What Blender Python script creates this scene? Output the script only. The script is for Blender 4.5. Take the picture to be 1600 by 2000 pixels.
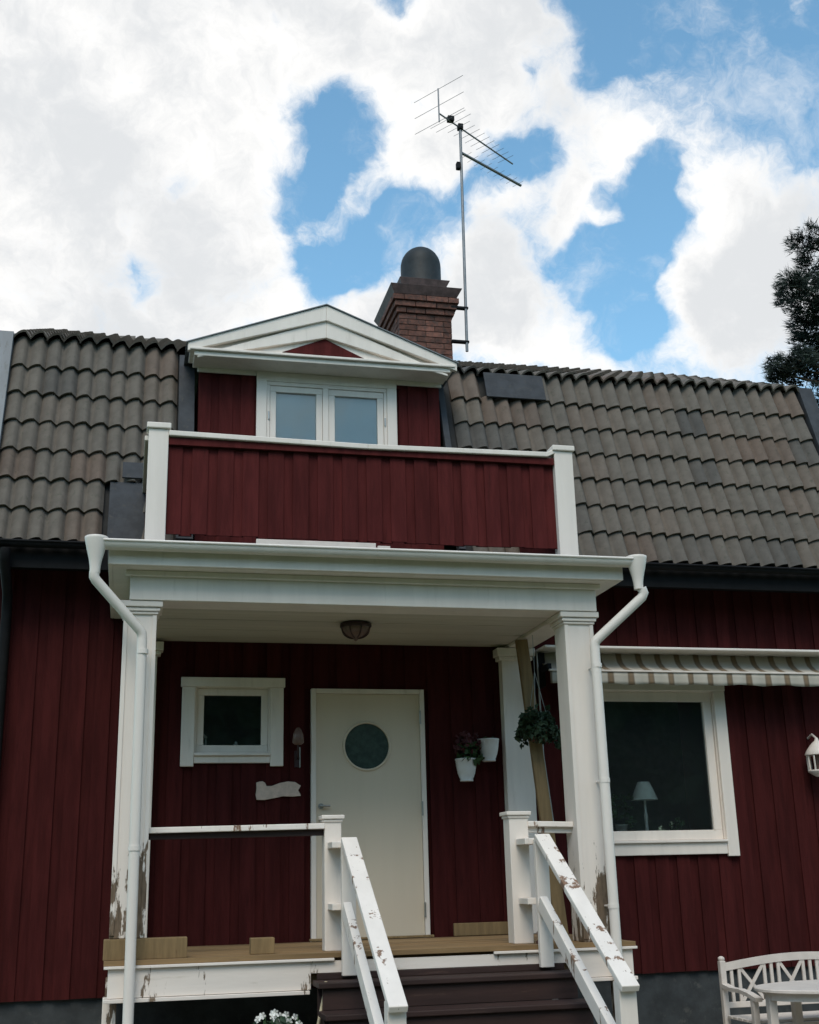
import bpy, bmesh, math, random
from mathutils import Vector, Matrix
random.seed(7)
rnd = random.uniform
rad = math.radians
for o in list(bpy.data.objects):
    bpy.data.objects.remove(o, do_unlink=True)
scene = bpy.context.scene
COL = scene.collection

# ------------------------------------------------------------------ camera
FPX = 2350.0
CR = Vector((0.97319, -0.22858, -0.02404)); CU = Vector((-0.04, -0.289, 0.956)); CF = Vector((0, 0, 0))
pitch, yaw, roll = rad(16.9175), rad(13.2339), rad(-1.4397)
_f = Vector((math.sin(yaw)*math.cos(pitch), math.cos(yaw)*math.cos(pitch), math.sin(pitch)))
_r = Vector((math.cos(yaw), -math.sin(yaw), 0)); _u = _r.cross(_f)
CR = math.cos(roll)*_r + math.sin(roll)*_u
CU = -math.sin(roll)*_r + math.cos(roll)*_u
CF = _f
CAM = Vector((-1.543, -10.549, 0.482))
cd = bpy.data.cameras.new('camera'); cam = bpy.data.objects.new('camera', cd); COL.objects.link(cam)
cd.sensor_fit = 'HORIZONTAL'; cd.sensor_width = 36; cd.lens = FPX/1600*36
cd.clip_start = 0.05; cd.clip_end = 3000
cam.matrix_world = Matrix(((CR.x, CU.x, -CF.x, CAM.x), (CR.y, CU.y, -CF.y, CAM.y), (CR.z, CU.z, -CF.z, CAM.z), (0, 0, 0, 1)))
scene.camera = cam

def raydir(px, py):
    return CF + CR*((px-800)/FPX) + CU*((1000-py)/FPX)
def W(px, py, Y=0.0):                       # photo pixel -> point on the vertical plane y = Y
    d = raydir(px, py); return CAM + d*((Y-CAM.y)/d.y)
def WX(px, py, Y=0.0): return W(px, py, Y).x
def WZ(px, py, Y=0.0): return W(px, py, Y).z

# ------------------------------------------------------------------ world, sun, exposure
SUN_EL, SUN_AZ = rad(51), rad(198)           # veiled sun high behind the camera, a little to the left
world = bpy.data.worlds.new('World'); scene.world = world; world.use_nodes = True
world.cycles.sampling_method = 'MANUAL'; world.cycles.sample_map_resolution = 256
nt = world.node_tree; N = nt.nodes; L = nt.links
for n in list(N): N.remove(n)
def nd(t, **kw):
    n = N.new(t)
    for k, v in kw.items(): setattr(n, k, v)
    return n
def wmath(op, a, b=None, c=None):
    n = nd('ShaderNodeMath', operation=op)
    for i, v in enumerate((a, b, c)):
        if v is None: continue
        if isinstance(v, (int, float)): n.inputs[i].default_value = v
        else: L.new(v, n.inputs[i])
    return n.outputs[0]
def wnoise(vec, scale, detail, rough=0.55):
    n = nd('ShaderNodeTexNoise'); n.inputs['Scale'].default_value = scale
    n.inputs['Detail'].default_value = detail; n.inputs['Roughness'].default_value = rough
    L.new(vec, n.inputs['Vector']); return n
sky = nd('ShaderNodeTexSky', sky_type='NISHITA'); sky.sun_disc = False
sky.sun_elevation = SUN_EL; sky.sun_rotation = SUN_AZ
sky.air_density = 1.0; sky.dust_density = 0.4; sky.ozone_density = 1.2
tc = nd('ShaderNodeTexCoord'); DIR = tc.outputs['Generated']
w1 = wnoise(DIR, 9, 3); w2 = wnoise(DIR, 34, 3)
def vm(op, a, b):
    n = nd('ShaderNodeVectorMath', operation=op)
    for i, v in enumerate((a, b)):
        if isinstance(v, tuple): n.inputs[i].default_value = v
        elif isinstance(v, float): n.inputs['Scale'].default_value = v
        else: L.new(v, n.inputs[i])
    return n.outputs[0]
wp = vm('ADD', DIR, vm('SCALE', vm('SUBTRACT', w1.outputs['Color'], (.5, .5, .5)), 0.045))
wp = vm('ADD', wp, vm('SCALE', vm('SUBTRACT', w2.outputs['Color'], (.5, .5, .5)), 0.024))
wp = vm('NORMALIZE', wp, (0, 0, 0))
CLOUDS = [(60,80,330,1),(300,250,250,1),(80,450,300,1),(380,90,230,1),(300,500,170,.9),(430,350,110,.9),(60,640,200,1),(540,110,100,.9),(470,570,110,.9),(570,620,70,.8),(520,230,80,.9),(560,300,45,.7),(620,60,70,.8),
 (750,600,70,1.2),(690,610,45,.9),(760,120,100,1),(900,60,100,1.1),(970,140,105,1.2),(1080,110,62,1.4),(870,200,100,1),(1010,210,85,1.1),(1090,200,50,1.0),(840,310,70,1.4),(760,320,40,1.3),(720,365,34,1.5),(680,400,32,1.6),(630,428,30,1.6),(595,445,24,1.4),(1010,60,50,.7),
 (1150,330,62,1.3),(1200,250,80,1.4),(1290,205,75,1.5),(1360,215,45,1.0),(1125,410,40,1.2),(1105,450,26,1.0),(1010,375,34,.7),(960,405,34,.7),(1060,365,32,.7),
 (985,550,95,1.3),(1055,620,95,1.3),(950,490,55,1.0),(1120,680,52,1.2),(1215,715,44,1.1),(900,640,80,1),(1410,320,75,1.4),(1480,400,100,1.3),(1390,540,85,1.4),(1500,560,110,1.2),(1320,560,48,1.3),(1450,650,85,1.1),(1565,360,70,1.0),(1570,480,80,1),(1345,365,34,.9),(1450,280,34,.8),
 (1370,130,40,1.0),(1455,165,30,1.5),(1510,130,30,1.6),(1525,90,24,1.5),(1540,20,50,1.7),(1525,235,24,1.2),(1195,435,22,1.5),(1300,100,40,.7),(1180,430,16,.6)]
BLUES = [(625,240,50,1.2),(665,300,62,1.5),(560,372,44,1.3),(620,370,40,1.0),(700,470,62,1.4),(770,400,46,1.2),(650,520,60,1.4),(590,500,40,.8),(690,190,45,.7),(540,420,26,.7),(1310,30,130,1.4),(1180,60,60,1.0),(1480,70,110,1.3),(1580,210,80,1.2),(1440,210,36,.9),(1560,300,34,.8),(1225,600,62,1.6),(1235,490,55,1.5),(1280,420,44,1.3),(1300,330,44,1.2),(1260,370,34,1.0),(1225,690,34,.9),
 (1060,305,44,1.3),(985,300,40,1.2),(930,350,34,1.0),(880,400,40,.9),(820,420,30,.8),(1150,500,48,1.1),(1090,520,20,.5),(1160,580,26,.6),(275,520,28,.75),(285,570,24,.65),(350,365,20,.6),(760,15,36,1.0),(1030,155,16,.9),(1290,650,28,.7),(1260,670,30,.9),(1180,390,20,.5),(1160,160,26,.8),(940,440,22,.4)]
def field(blobs, tight):
    acc = None
    for (px, py, r, a) in blobs:
        d = raydir(px, py).normalized(); th = r/FPX; k = 2.0/(th*th)*tight
        dt = nd('ShaderNodeVectorMath', operation='DOT_PRODUCT'); L.new(wp, dt.inputs[0]); dt.inputs[1].default_value = d
        e = wmath('EXPONENT', wmath('MULTIPLY_ADD', dt.outputs['Value'], k, -k + math.log(a)))
        acc = e if acc is None else wmath('ADD', acc, e)
    return acc
pos = wmath('MINIMUM', field(CLOUDS, .95), 1.35); neg = field(BLUES, .8)
fb = wnoise(wp, 8, 8, .60); big = wnoise(DIR, 2.6, 2, .5); fine = wnoise(wp, 20, 8, .70)
fld = wmath('SUBTRACT', pos, wmath('MULTIPLY', neg, 1.25))
fld = wmath('ADD', fld, wmath('MULTIPLY_ADD', fb.outputs[0], 2.2, -1.1))
fld = wmath('ADD', fld, wmath('MULTIPLY_ADD', fine.outputs[0], 3.4, -1.70))
fld = wmath('ADD', fld, wmath('MULTIPLY_ADD', big.outputs[0], 0.9, -0.34))
mr = nd('ShaderNodeMapRange', interpolation_type='SMOOTHSTEP'); L.new(fld, mr.inputs[0])
mr.inputs[1].default_value = -0.35; mr.inputs[2].default_value = 1.35
veil = nd('ShaderNodeMapRange', interpolation_type='SMOOTHSTEP'); L.new(wnoise(wp, 11, 7, .66).outputs[0], veil.inputs[0])
veil.inputs[1].default_value = 0.46; veil.inputs[2].default_value = 0.74; veil.inputs[4].default_value = 0.55
MASK = wmath('MAXIMUM', mr.outputs[0], veil.outputs[0])
# thick cloud turns grey, thin edges stay bright
sh = wnoise(wp, 7.0, 6, .55)
thick = nd('ShaderNodeMapRange', interpolation_type='SMOOTHSTEP')
L.new(wmath('ADD', wmath('MULTIPLY', fld, 0.16), sh.outputs[0]), thick.inputs[0])
thick.inputs[1].default_value = 0.52; thick.inputs[2].default_value = 0.86
cc = nd('ShaderNodeMix', data_type='RGBA'); L.new(thick.outputs[0], cc.inputs['Factor'])
cc.inputs['A'].default_value = (8.3, 8.2, 8.05, 1); cc.inputs['B'].default_value = (5.9, 6.05, 6.2, 1)
skb = nd('ShaderNodeMix', data_type='RGBA', blend_type='MULTIPLY'); skb.inputs['Factor'].default_value = 1
L.new(sky.outputs[0], skb.inputs['A']); skb.inputs['B'].default_value = (1.44, 1.90, 1.76, 1)
mx = nd('ShaderNodeMix', data_type='RGBA'); L.new(MASK, mx.inputs['Factor'])
L.new(skb.outputs['Result'], mx.inputs['A']); L.new(cc.outputs['Result'], mx.inputs['B'])
bg = nd('ShaderNodeBackground'); bg.inputs[1].default_value = 0.1; L.new(mx.outputs['Result'], bg.inputs[0])
ow = nd('ShaderNodeOutputWorld'); L.new(bg.outputs[0], ow.inputs[0])

sl = bpy.data.lights.new('sun', 'SUN'); sl.energy = 1.4; sl.angle = rad(32); sl.color = (1, .90, .77)
so = bpy.data.objects.new('sun', sl); COL.objects.link(so)
sd = Vector((math.sin(SUN_AZ)*math.cos(SUN_EL), math.cos(SUN_AZ)*math.cos(SUN_EL), math.sin(SUN_EL)))
so.rotation_euler = (-sd).to_track_quat('-Z', 'Y').to_euler(); so.location = (0, 0, 30)
vs = scene.view_settings; vs.view_transform = 'Standard'; vs.look = 'None'; vs.gamma = 1; vs.exposure = 0.4
vs.use_curve_mapping = False

# ------------------------------------------------------------------ materials
MATS = {}
def material(name, base, rough=0.7, var=0.15, scale=8.0, stretch=(1, 1, 1), second=None, sec_lo=.55, sec_hi=.7, bump=0.0, bump_scale=60.0,
             objvar=0.0, metallic=0.0, spec=0.35, peel=None, hue_obj=None):
    """world-position driven procedural paint / wood / stone"""
    m = bpy.data.materials.new(name); m.use_nodes = True; t = m.node_tree; n = t.nodes; l = t.links
    b = n['Principled BSDF']; b.inputs['Roughness'].default_value = rough; b.inputs['Metallic'].default_value = metallic
    b.inputs['Specular IOR Level'].default_value = spec
    g = n.new('ShaderNodeNewGeometry'); mp = n.new('ShaderNodeVectorMath'); mp.operation = 'MULTIPLY'
    l.new(g.outputs['Position'], mp.inputs[0]); mp.inputs[1].default_value = stretch
    def noise(sc, det=5, ro=.6, vec=None):
        q = n.new('ShaderNodeTexNoise'); q.inputs['Scale'].default_value = sc; q.inputs['Detail'].default_value = det
        q.inputs['Roughness'].default_value = ro; l.new(vec or mp.outputs[0], q.inputs['Vector']); return q.outputs[0]
    def M(op, a, b_=None, c=None):
        q = n.new('ShaderNodeMath'); q.operation = op
        for i, v in enumerate((a, b_, c)):
            if v is None: continue
            if isinstance(v, (int, float)): q.inputs[i].default_value = v
            else: l.new(v, q.inputs[i])
        return q.outputs[0]
    def mix(f, a, b_, mode='MIX'):
        q = n.new('ShaderNodeMix'); q.data_type = 'RGBA'; q.blend_type = mode
        for s, v in (('Factor', f), ('A', a), ('B', b_)):
            if isinstance(v, (int, float)): q.inputs[s].default_value = v
            elif isinstance(v, tuple): q.inputs[s].default_value = v + (1,)
            else: l.new(v, q.inputs[s])
        return q.outputs['Result']
    def smooth(v, lo, hi):
        q = n.new('ShaderNodeMapRange'); q.interpolation_type = 'SMOOTHSTEP'; l.new(v, q.inputs[0])
        q.inputs[1].default_value = lo; q.inputs[2].default_value = hi; return q.outputs[0]
    n1 = noise(scale)
    col = mix(smooth(n1, .3, .7), tuple(c*(1-var) for c in base), tuple(min(1, c*(1+var)) for c in base))
    if second is not None:
        col = mix(smooth(noise(scale*2.3, 7, .68), sec_lo, sec_hi), col, second)
    if objvar or hue_obj:
        oi = n.new('ShaderNodeObjectInfo')
        if hue_obj:
            cr = n.new('ShaderNodeValToRGB'); l.new(oi.outputs['Random'], cr.inputs[0])
            els = cr.color_ramp.elements
            els[0].position, els[0].color = hue_obj[0][0], hue_obj[0][1] + (1,)
            els[1].position, els[1].color = hue_obj[-1][0], hue_obj[-1][1] + (1,)
            for p, c in hue_obj[1:-1]:
                e = els.new(p); e.color = c + (1,)
            col = mix(1.0, col, cr.outputs[0], 'MULTIPLY')
        if objvar:
            v = M('MULTIPLY_ADD', oi.outputs['Random'], 2*objvar, 1-objvar)
            cb = n.new('ShaderNodeCombineColor'); [l.new(v, cb.inputs[i]) for i in range(3)]
            col = mix(1.0, col, cb.outputs[0], 'MULTIPLY')
    hgt = None
    if peel:      # flaked paint over weathered wood: (wood colour, z below which it flakes most, fade height, base amount, strongest amount)
        wood, z0, fade, lo_a, hi_a = peel
        sp = n.new('ShaderNodeSeparateXYZ'); l.new(g.outputs['Position'], sp.inputs[0])
        zf = M('SUBTRACT', 1.0, smooth(sp.outputs['Z'], z0-fade, z0+fade))
        vv = n.new('ShaderNodeVectorMath'); vv.operation = 'MULTIPLY'; l.new(g.outputs['Position'], vv.inputs[0]); vv.inputs[1].default_value = (1, 1, .22)
        ns = noise(17, 6, .68, vv.outputs[0]); nb = noise(5, 3, .5, vv.outputs[0])
        s = M('ADD', M('MULTIPLY', ns, .75), M('MULTIPLY', nb, .5))
        thr = M('ADD', M('MULTIPLY', zf, hi_a-lo_a), lo_a)
        mk = smooth(M('ADD', s, thr), .98, 1.02)
        wcol = mix(smooth(noise(60, 4, .6, vv.outputs[0]), .3, .7), tuple(c*.6 for c in wood), wood)
        col = mix(mk, col, wcol); hgt = M('MULTIPLY', mk, -1.0)
    l.new(col, b.inputs['Base Color'])
    if bump or hgt is not None:
        bp = n.new('ShaderNodeBump'); bp.inputs['Strength'].default_value = max(bump, .25 if hgt is not None else 0); bp.inputs['Distance'].default_value = .004
        hv = noise(bump_scale, 5, .65)
        if hgt is not None: hv = M('ADD', hv, M('MULTIPLY', hgt, 1.0))
        l.new(hv, bp.inputs['Height']); l.new(bp.outputs[0], b.inputs['Normal'])
    MATS[name] = m; return m
VS = (1, 1, .12); HS = (.12, 1, 1)
for nm, k in (('red_paint', .74), ('red_paint_lit', 1.12)): material(nm, (.070*k, .0140*k, .0135*k), .85, .2, 14, VS, second=(.045*k, .0105*k, .0100*k), sec_lo=.5, sec_hi=.8, bump=.35, bump_scale=90, objvar=.13, spec=.08)  # same red twice: balcony and dormer copy brightened for the light they catch
material('white_paint', (.77, .695, .625), .5, .05, 6, VS, second=(.60, .53, .465), sec_lo=.55, sec_hi=.85, bump=.18, bump_scale=70)
material('white_peeling', (.77, .695, .63), .55, .05, 6, VS, bump=.15, bump_scale=70, peel=((.19, .135, .09), .78, .5, .02, .405))
material('skirt_paint', (.77, .695, .63), .55, .06, 6, HS, second=(.5, .44, .36), sec_lo=.6, sec_hi=.8, bump=.15, bump_scale=70, peel=((.22, .16, .11), -9, .5, .235, .3))
material('rail_peeling', (.82, .745, .675), .55, .05, 6, (1, .3, 1), bump=.15, bump_scale=60, peel=((.28, .165, .105), -9, .5, .278, .3))
material('white_metal', (.77, .705, .645), .42, .04, 5, VS, second=(.66, .60, .54), sec_lo=.62, sec_hi=.9, spec=.4)
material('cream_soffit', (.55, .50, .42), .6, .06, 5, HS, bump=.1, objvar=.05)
material('cream_door', (.66, .565, .44), .45, .03, 3, VS, second=(.58, .49, .37), sec_lo=.6, sec_hi=.9)
material('roof_tile', (.132, .115, .099), .9, .12, 9, second=(.075, .075, .058), sec_lo=.52, sec_hi=.8, bump=.2, bump_scale=160, spec=.25,
         hue_obj=[(0, (.60, .65, .70)), (.12, (.92, .93, .92)), (.5, (1.0, .99, .96)), (.8, (1.05, .98, .93)), (.93, (1.02, .87, .80)), (1, (.78, .74, .72))])
material('roof_underlay', (.03, .03, .03), .9)
material('slate_flashing', (.040, .043, .049), .75, .2, 9, second=(.06, .058, .055), bump=.1)
material('grey_flashing', (.16, .175, .19), .5, .12, 7, (1, .3, .3), second=(.10, .11, .11), spec=.4)
material('black_metal', (.009, .009, .010), .7, .2, 9, spec=.15)
material('hood_metal', (.014, .018, .020), .6, .25, 10, second=(.028, .024, .022), metallic=0)
material('collar_metal', (.085, .055, .052), .6, .3, 12, second=(.05, .045, .05), metallic=.2)
material('brick', (.135, .058, .042), .9, .35, 14, second=(.055, .04, .036), sec_lo=.42, sec_hi=.7, bump=.5, bump_scale=120, objvar=.3)
material('mortar', (.06, .046, .04), .95, .2, 30, bump=.4)
material('aluminium', (.20, .20, .205), .45, .15, 12, metallic=.6)
material('raw_wood', (.225, .15, .07), .7, .18, 10, (3, 3, .3), second=(.13, .075, .035), sec_lo=.6, sec_hi=.8, bump=.15, objvar=.12)
material('deck_wood', (.26, .165, .078), .75, .22, 8, HS, second=(.19, .12, .065), sec_lo=.52, sec_hi=.75, bump=.25, objvar=.18)
material('stair_paint', (.036, .018, .015), .65, .3, 7, HS, second=(.085, .05, .038), sec_lo=.58, sec_hi=.75, bump=.25, objvar=.1)
material('stone_base', (.045, .050, .052), .9, .3, 4, second=(.08, .08, .075), bump=.7, bump_scale=25)
material('room_dark', (.30, .31, .30), .9)
material('blind_cloth', (.78, .76, .80), .85, .05, 3, VS)
material('grass', (.045, .085, .022), .95, .4, 3, second=(.09, .09, .035), bump=.6, bump_scale=40)
material('gravel', (.26, .235, .20), .95, .3, 30, bump=.7, bump_scale=90)
material('needles', (.020, .030, .022), .8, .35, 2.0, objvar=0)
material('bark', (.075, .05, .035), .95, .3, 8, VS, bump=.6)
material('leaf_dark', (.022, .045, .020), .6, .4, 18)
material('leaf_mid', (.035, .075, .025), .6, .4, 18)
material('leaf_wine', (.075, .020, .024), .6, .4, 18)
material('petal', (.80, .79, .74), .6, .08, 20)
material('pot_white', (.70, .69, .68), .35, .04, 8)
material('lamp_bronze', (.055, .030, .030), .4, .2, 15, metallic=.4)
material('lamp_glass', (.16, .10, .085), .25, .15, 20)
material('sign_wood', (.60, .46, .38), .6, .12, 20, second=(.42, .30, .24), sec_lo=.6, sec_hi=.8)
material('steel', (.38, .37, .35), .35, .1, 20, metallic=.8)
material('wire', (.30, .30, .29), .4, .1, 20, metallic=.5)
material('tool_handle', (.42, .13, .05), .6, .2, 20, VS)
material('tool_rust', (.10, .035, .025), .8, .3, 20)
material('bamboo', (.50, .42, .28), .6, .2, 30, VS)
material('furniture_white', (.66, .59, .53), .5, .06, 9, second=(.46, .43, .41), sec_lo=.6, sec_hi=.8, bump=.1)
def stripes():
    m = bpy.data.materials.new('awning_cloth'); m.use_nodes = True; t = m.node_tree; n = t.nodes; l = t.links; b = n['Principled BSDF']
    b.inputs['Roughness'].default_value = .9
    g = n.new('ShaderNodeNewGeometry'); s = n.new('ShaderNodeSeparateXYZ'); l.new(g.outputs['Position'], s.inputs[0])
    q = n.new('ShaderNodeMath'); q.operation = 'MULTIPLY'; l.new(s.outputs['X'], q.inputs[0]); q.inputs[1].default_value = 1/.196
    f = n.new('ShaderNodeMath'); f.operation = 'FRACT'; l.new(q.outputs[0], f.inputs[0])
    c = n.new('ShaderNodeValToRGB'); l.new(f.outputs[0], c.inputs[0]); e = c.color_ramp.elements
    LT, BR = (.40, .37, .315), (.145, .11, .075)
    e[0].position = 0; e[0].color = LT + (1,); e[1].position = 1; e[1].color = LT + (1,)
    for p, k in ((.54, LT), (.60, BR), (.72, (.19, .13, .075)), (.84, BR), (.90, LT)):
        x = e.new(p); x.color = k + (1,)
    l.new(c.outputs[0], b.inputs['Base Color']); MATS['awning_cloth'] = m
stripes()
def glass(name, tint, refl=.9):
    m = bpy.data.materials.new(name); m.use_nodes = True; t = m.node_tree; n = t.nodes; l = t.links
    for x in list(n): n.remove(x)
    o = n.new('ShaderNodeOutputMaterial'); mixs = n.new('ShaderNodeMixShader'); tr = n.new('ShaderNodeBsdfTransparent'); gl = n.new('ShaderNodeBsdfGlossy')
    tr.inputs[0].default_value = tint + (1,); gl.inputs['Roughness'].default_value = .02; gl.inputs[0].default_value = (refl, refl, refl, 1)
    fr = n.new('ShaderNodeFresnel'); fr.inputs[0].default_value = 1.5
    nz = n.new('ShaderNodeTexNoise'); nz.inputs['Scale'].default_value = 2.5; g = n.new('ShaderNodeNewGeometry'); l.new(g.outputs['Position'], nz.inputs['Vector'])
    bp = n.new('ShaderNodeBump'); bp.inputs['Strength'].default_value = .08; bp.inputs['Distance'].default_value = .02; l.new(nz.outputs[0], bp.inputs['Height'])
    l.new(bp.outputs[0], gl.inputs['Normal'])
    l.new(fr.outputs[0], mixs.inputs[0]); l.new(tr.outputs[0], mixs.inputs[1]); l.new(gl.outputs[0], mixs.inputs[2]); df = n.new('ShaderNodeBsdfDiffuse'); df.inputs[0].default_value = (.5, .6, .62, 1); m2 = n.new('ShaderNodeMixShader'); m2.inputs[0].default_value = .016   # pale haze mixed into the pane in place of brighter reflections
    l.new(mixs.outputs[0], m2.inputs[1]); l.new(df.outputs[0], m2.inputs[2]); l.new(m2.outputs[0], o.inputs[0])
    MATS[name] = m
glass('window_glass', (.86, .90, .89)); material('door_glass', (.045, .070, .060), .15, .25, 14, second=(.03, .05, .042), bump=.3, bump_scale=70, spec=.5)

# ------------------------------------------------------------------ mesh helpers
def box(bm, x0, x1, y0, y1, z0, z1):
    v = [bm.verts.new(p) for p in ((x0,y0,z0),(x1,y0,z0),(x1,y1,z0),(x0,y1,z0),(x0,y0,z1),(x1,y0,z1),(x1,y1,z1),(x0,y1,z1))]
    for f in ((0,3,2,1),(4,5,6,7),(0,1,5,4),(1,2,6,5),(2,3,7,6),(3,0,4,7)): bm.faces.new([v[i] for i in f])
def prism(bm, poly, d):                     # poly: list of 3-D points (one plane), d: extrusion vector
    d = Vector(d); a = [bm.verts.new(p) for p in poly]; b = [bm.verts.new(Vector(p)+d) for p in poly]; n = len(a)
    bm.faces.new(a); bm.faces.new(b[::-1])
    for i in range(n): bm.faces.new((a[i], b[i], b[(i+1) % n], a[(i+1) % n]))
def bar(bm, p, q, w, h, up=(0, 0, 1)):       # rectangular bar p->q, w across, h along up
    p, q = Vector(p), Vector(q); t = (q-p).normalized(); s = t.cross(Vector(up)).normalized(); u = s.cross(t)
    c = [s*(-w/2)+u*(-h/2), s*(w/2)+u*(-h/2), s*(w/2)+u*(h/2), s*(-w/2)+u*(h/2)]
    prism(bm, [p+k for k in c], q-p)
def tube(bm, pts, r, seg=12, cap=True):
    pts = [Vector(p) for p in pts]; rings = []; rs = r if isinstance(r, (list, tuple)) else [r]*len(pts)
    ref = None
    for i, p in enumerate(pts):
        t = ((pts[min(i+1, len(pts)-1)]-p).normalized() + (p-pts[max(i-1, 0)]).normalized())
        t = t.normalized() if t.length > 1e-6 else Vector((0, 0, 1))
        if ref is None: ref = t.orthogonal().normalized()
        s = (ref - t*ref.dot(t)).normalized(); u = t.cross(s); ref = s
        rings.append([bm.verts.new(p + (s*math.cos(2*math.pi*k/seg) + u*math.sin(2*math.pi*k/seg))*rs[i]) for k in range(seg)])
    for a, b in zip(rings, rings[1:]):
        for k in range(seg):
            f = bm.faces.new((a[k], a[(k+1) % seg], b[(k+1) % seg], b[k])); f.smooth = True
    if cap:                                 # caps get their own vertices so the sides shade cleanly
        bm.faces.new([bm.verts.new(v.co) for v in rings[0][::-1]]); bm.faces.new([bm.verts.new(v.co) for v in rings[-1]])
def lathe(bm, prof, c, seg=20, smooth=True):  # prof: (r, z) list about a vertical axis through c
    c = Vector(c); rings = []
    for r, z in prof:
        rings.append([bm.verts.new(c+Vector((max(r, 1e-4)*math.cos(2*math.pi*k/seg), max(r, 1e-4)*math.sin(2*math.pi*k/seg), z))) for k in range(seg)])
    for a, b in zip(rings, rings[1:]):
        for k in range(seg):
            f = bm.faces.new((a[k], a[(k+1) % seg], b[(k+1) % seg], b[k])); f.smooth = smooth
    bm.faces.new([bm.verts.new(v.co) for v in rings[0][::-1]]); bm.faces.new([bm.verts.new(v.co) for v in rings[-1]])
def wloc(o):
    p = Vector((0, 0, 0))
    while o is not None: p += o.location; o = o.parent
    return p
def link(name, me, parent=None):
    o = bpy.data.objects.new(name, me); COL.objects.link(o)
    if parent is not None:
        o.parent = parent; o.location = -wloc(parent)
    return o
def build(name, bm, mat, parent=None, bevel=0.0, recalc=True, label=None):
    me = bpy.data.meshes.new(name)
    if recalc: bmesh.ops.recalc_face_normals(bm, faces=bm.faces)
    bm.to_mesh(me); bm.free(); me.materials.append(MATS[mat])
    o = link(name, me, parent)
    if bevel:
        b = o.modifiers.new('bevel', 'BEVEL'); b.width = bevel; b.segments = 2; b.limit_method = 'ANGLE'
    if label: o['label'] = label
    return o
def B(name, mat, parent, *boxes, bevel=0.004, label=None):
    bm = bmesh.new()
    for b in boxes: box(bm, *b)
    return build(name, bm, mat, parent, bevel, label=label)
def T(name, mat, parent, pts, r, seg=12, label=None):
    bm = bmesh.new(); tube(bm, pts, r, seg); return build(name, bm, mat, parent, label=label)
def tag(o, label, cat, group=None):
    o['label'] = label; o['category'] = cat
    if group: o['group'] = group
    return o
def thing(name, label, cat, loc=(0, 0, 0), group=None):
    o = bpy.data.objects.new(name, None); COL.objects.link(o); o.location = loc; o.empty_display_size = .2
    return tag(o, label, cat, group)
def struct(o): o['kind'] = 'structure'; return o
_ub = bmesh.new(); box(_ub, 0, 1, 0, 1, 0, 1); UNIT = {}
_um = bpy.data.meshes.new('unit'); _ub.to_mesh(_um); _ub.free()
def ubox(name, mat, parent, x0, x1, y0, y1, z0, z1):      # shared 12-triangle piece, scaled
    if mat not in UNIT:
        me = _um.copy(); me.materials.append(MATS[mat]); UNIT[mat] = me
    o = bpy.data.objects.new(name, UNIT[mat]); COL.objects.link(o); o.parent = parent
    o.location = Vector((x0, y0, z0)) - wloc(parent); o.scale = (x1-x0, y1-y0, z1-z0); return o
def panel_boards(parent, x0, x1, z0, z1, yb, pitch, openings=(), over=.016, under=.0, mat='red_paint', back=.02, rag=.004):
    """lock panelling: upright boards, every second one proud; openings cut them"""
    n = max(1, round((x1-x0)/pitch)); p = (x1-x0)/n
    for i in range(n):
        a, b = x0+p*i, x0+p*(i+1); proud = i % 2 == 0
        if proud: a -= .012; b += .012; yf, yk = yb-over+rnd(-.002, .002), yb-.001
        else: yf, yk = yb-under-.0005, yb+back
        a = max(a, x0); b = min(b, x1)
        segs = [(z0, z1)]
        for (ox0, ox1, oz0, oz1) in openings:
            if b <= ox0+.002 or a >= ox1-.002: continue
            ns = []
            for s, e in segs:
                if oz1 <= s or oz0 >= e: ns.append((s, e)); continue
                if oz0 > s+.01: ns.append((s, oz0))
                if oz1 < e-.01: ns.append((oz1, e))
            segs = ns
        for s, e in segs:
            ubox('board', mat, parent, a, b, yf, yk, s+rnd(0, rag), e)
def wall_cells(bm, x0, x1, z0, z1, y0, y1, openings):
    xs = sorted({x0, x1, *[k for o in openings for k in o[:2]]}); zs = sorted({z0, z1, *[k for o in openings for k in o[2:]]})
    for a, b in zip(xs, xs[1:]):
        if a < x0 or b > x1: continue
        for c, d in zip(zs, zs[1:]):
            if c < z0 or d > z1: continue
            mx_, mz = (a+b)/2, (c+d)/2
            if any(o[0] < mx_ < o[1] and o[2] < mz < o[3] for o in openings): continue
            box(bm, a, b, y0, y1, c, d)

# ------------------------------------------------------------------ setting
GZ = -1.10                                  # the garden lies 1.1 m below the porch deck
bm = bmesh.new(); bmesh.ops.create_grid(bm, x_segments=40, y_segments=40, size=400)
for v in bm.verts: v.co.z = GZ
struct(build('ground', bm, 'grass'))
bm = bmesh.new(); box(bm, -3.2, 7, -4.6, -.01, GZ-.05, GZ+.015); struct(build('path', bm, 'gravel'))

# ------------------------------------------------------------------ house
HX0, HX1, BASE = -2.66, 5.22, -.34
house = thing('house', 'red wooden house with white trim and brown tiled mansard roof', 'house', (1.3, 0, GZ))
OPEN_DOOR = (.0, 1.02, -.02, 2.10); OPEN_SW = (-1.04, -.32, 1.5, 2.12); OPEN_BW = (2.52, 3.86, .66, 2.12); OPEN_DW = (-.44, .74, 3.95, 5.0)
OPENS = [OPEN_DOOR, OPEN_SW, OPEN_BW]
bm = bmesh.new(); wall_cells(bm, HX0, HX1, BASE, 3.4, .022, .16, OPENS)
box(bm, HX0, HX0+.14, .165, 7, BASE, 3.4); box(bm, HX1-.14, HX1, .165, 7, BASE, 3.4); box(bm, HX0, HX1, 7.005, 7.14, BASE, 3.4)
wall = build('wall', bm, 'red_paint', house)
panel_boards(wall, HX0, HX1, BASE-.03, 3.2, 0, .104, OPENS)
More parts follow.
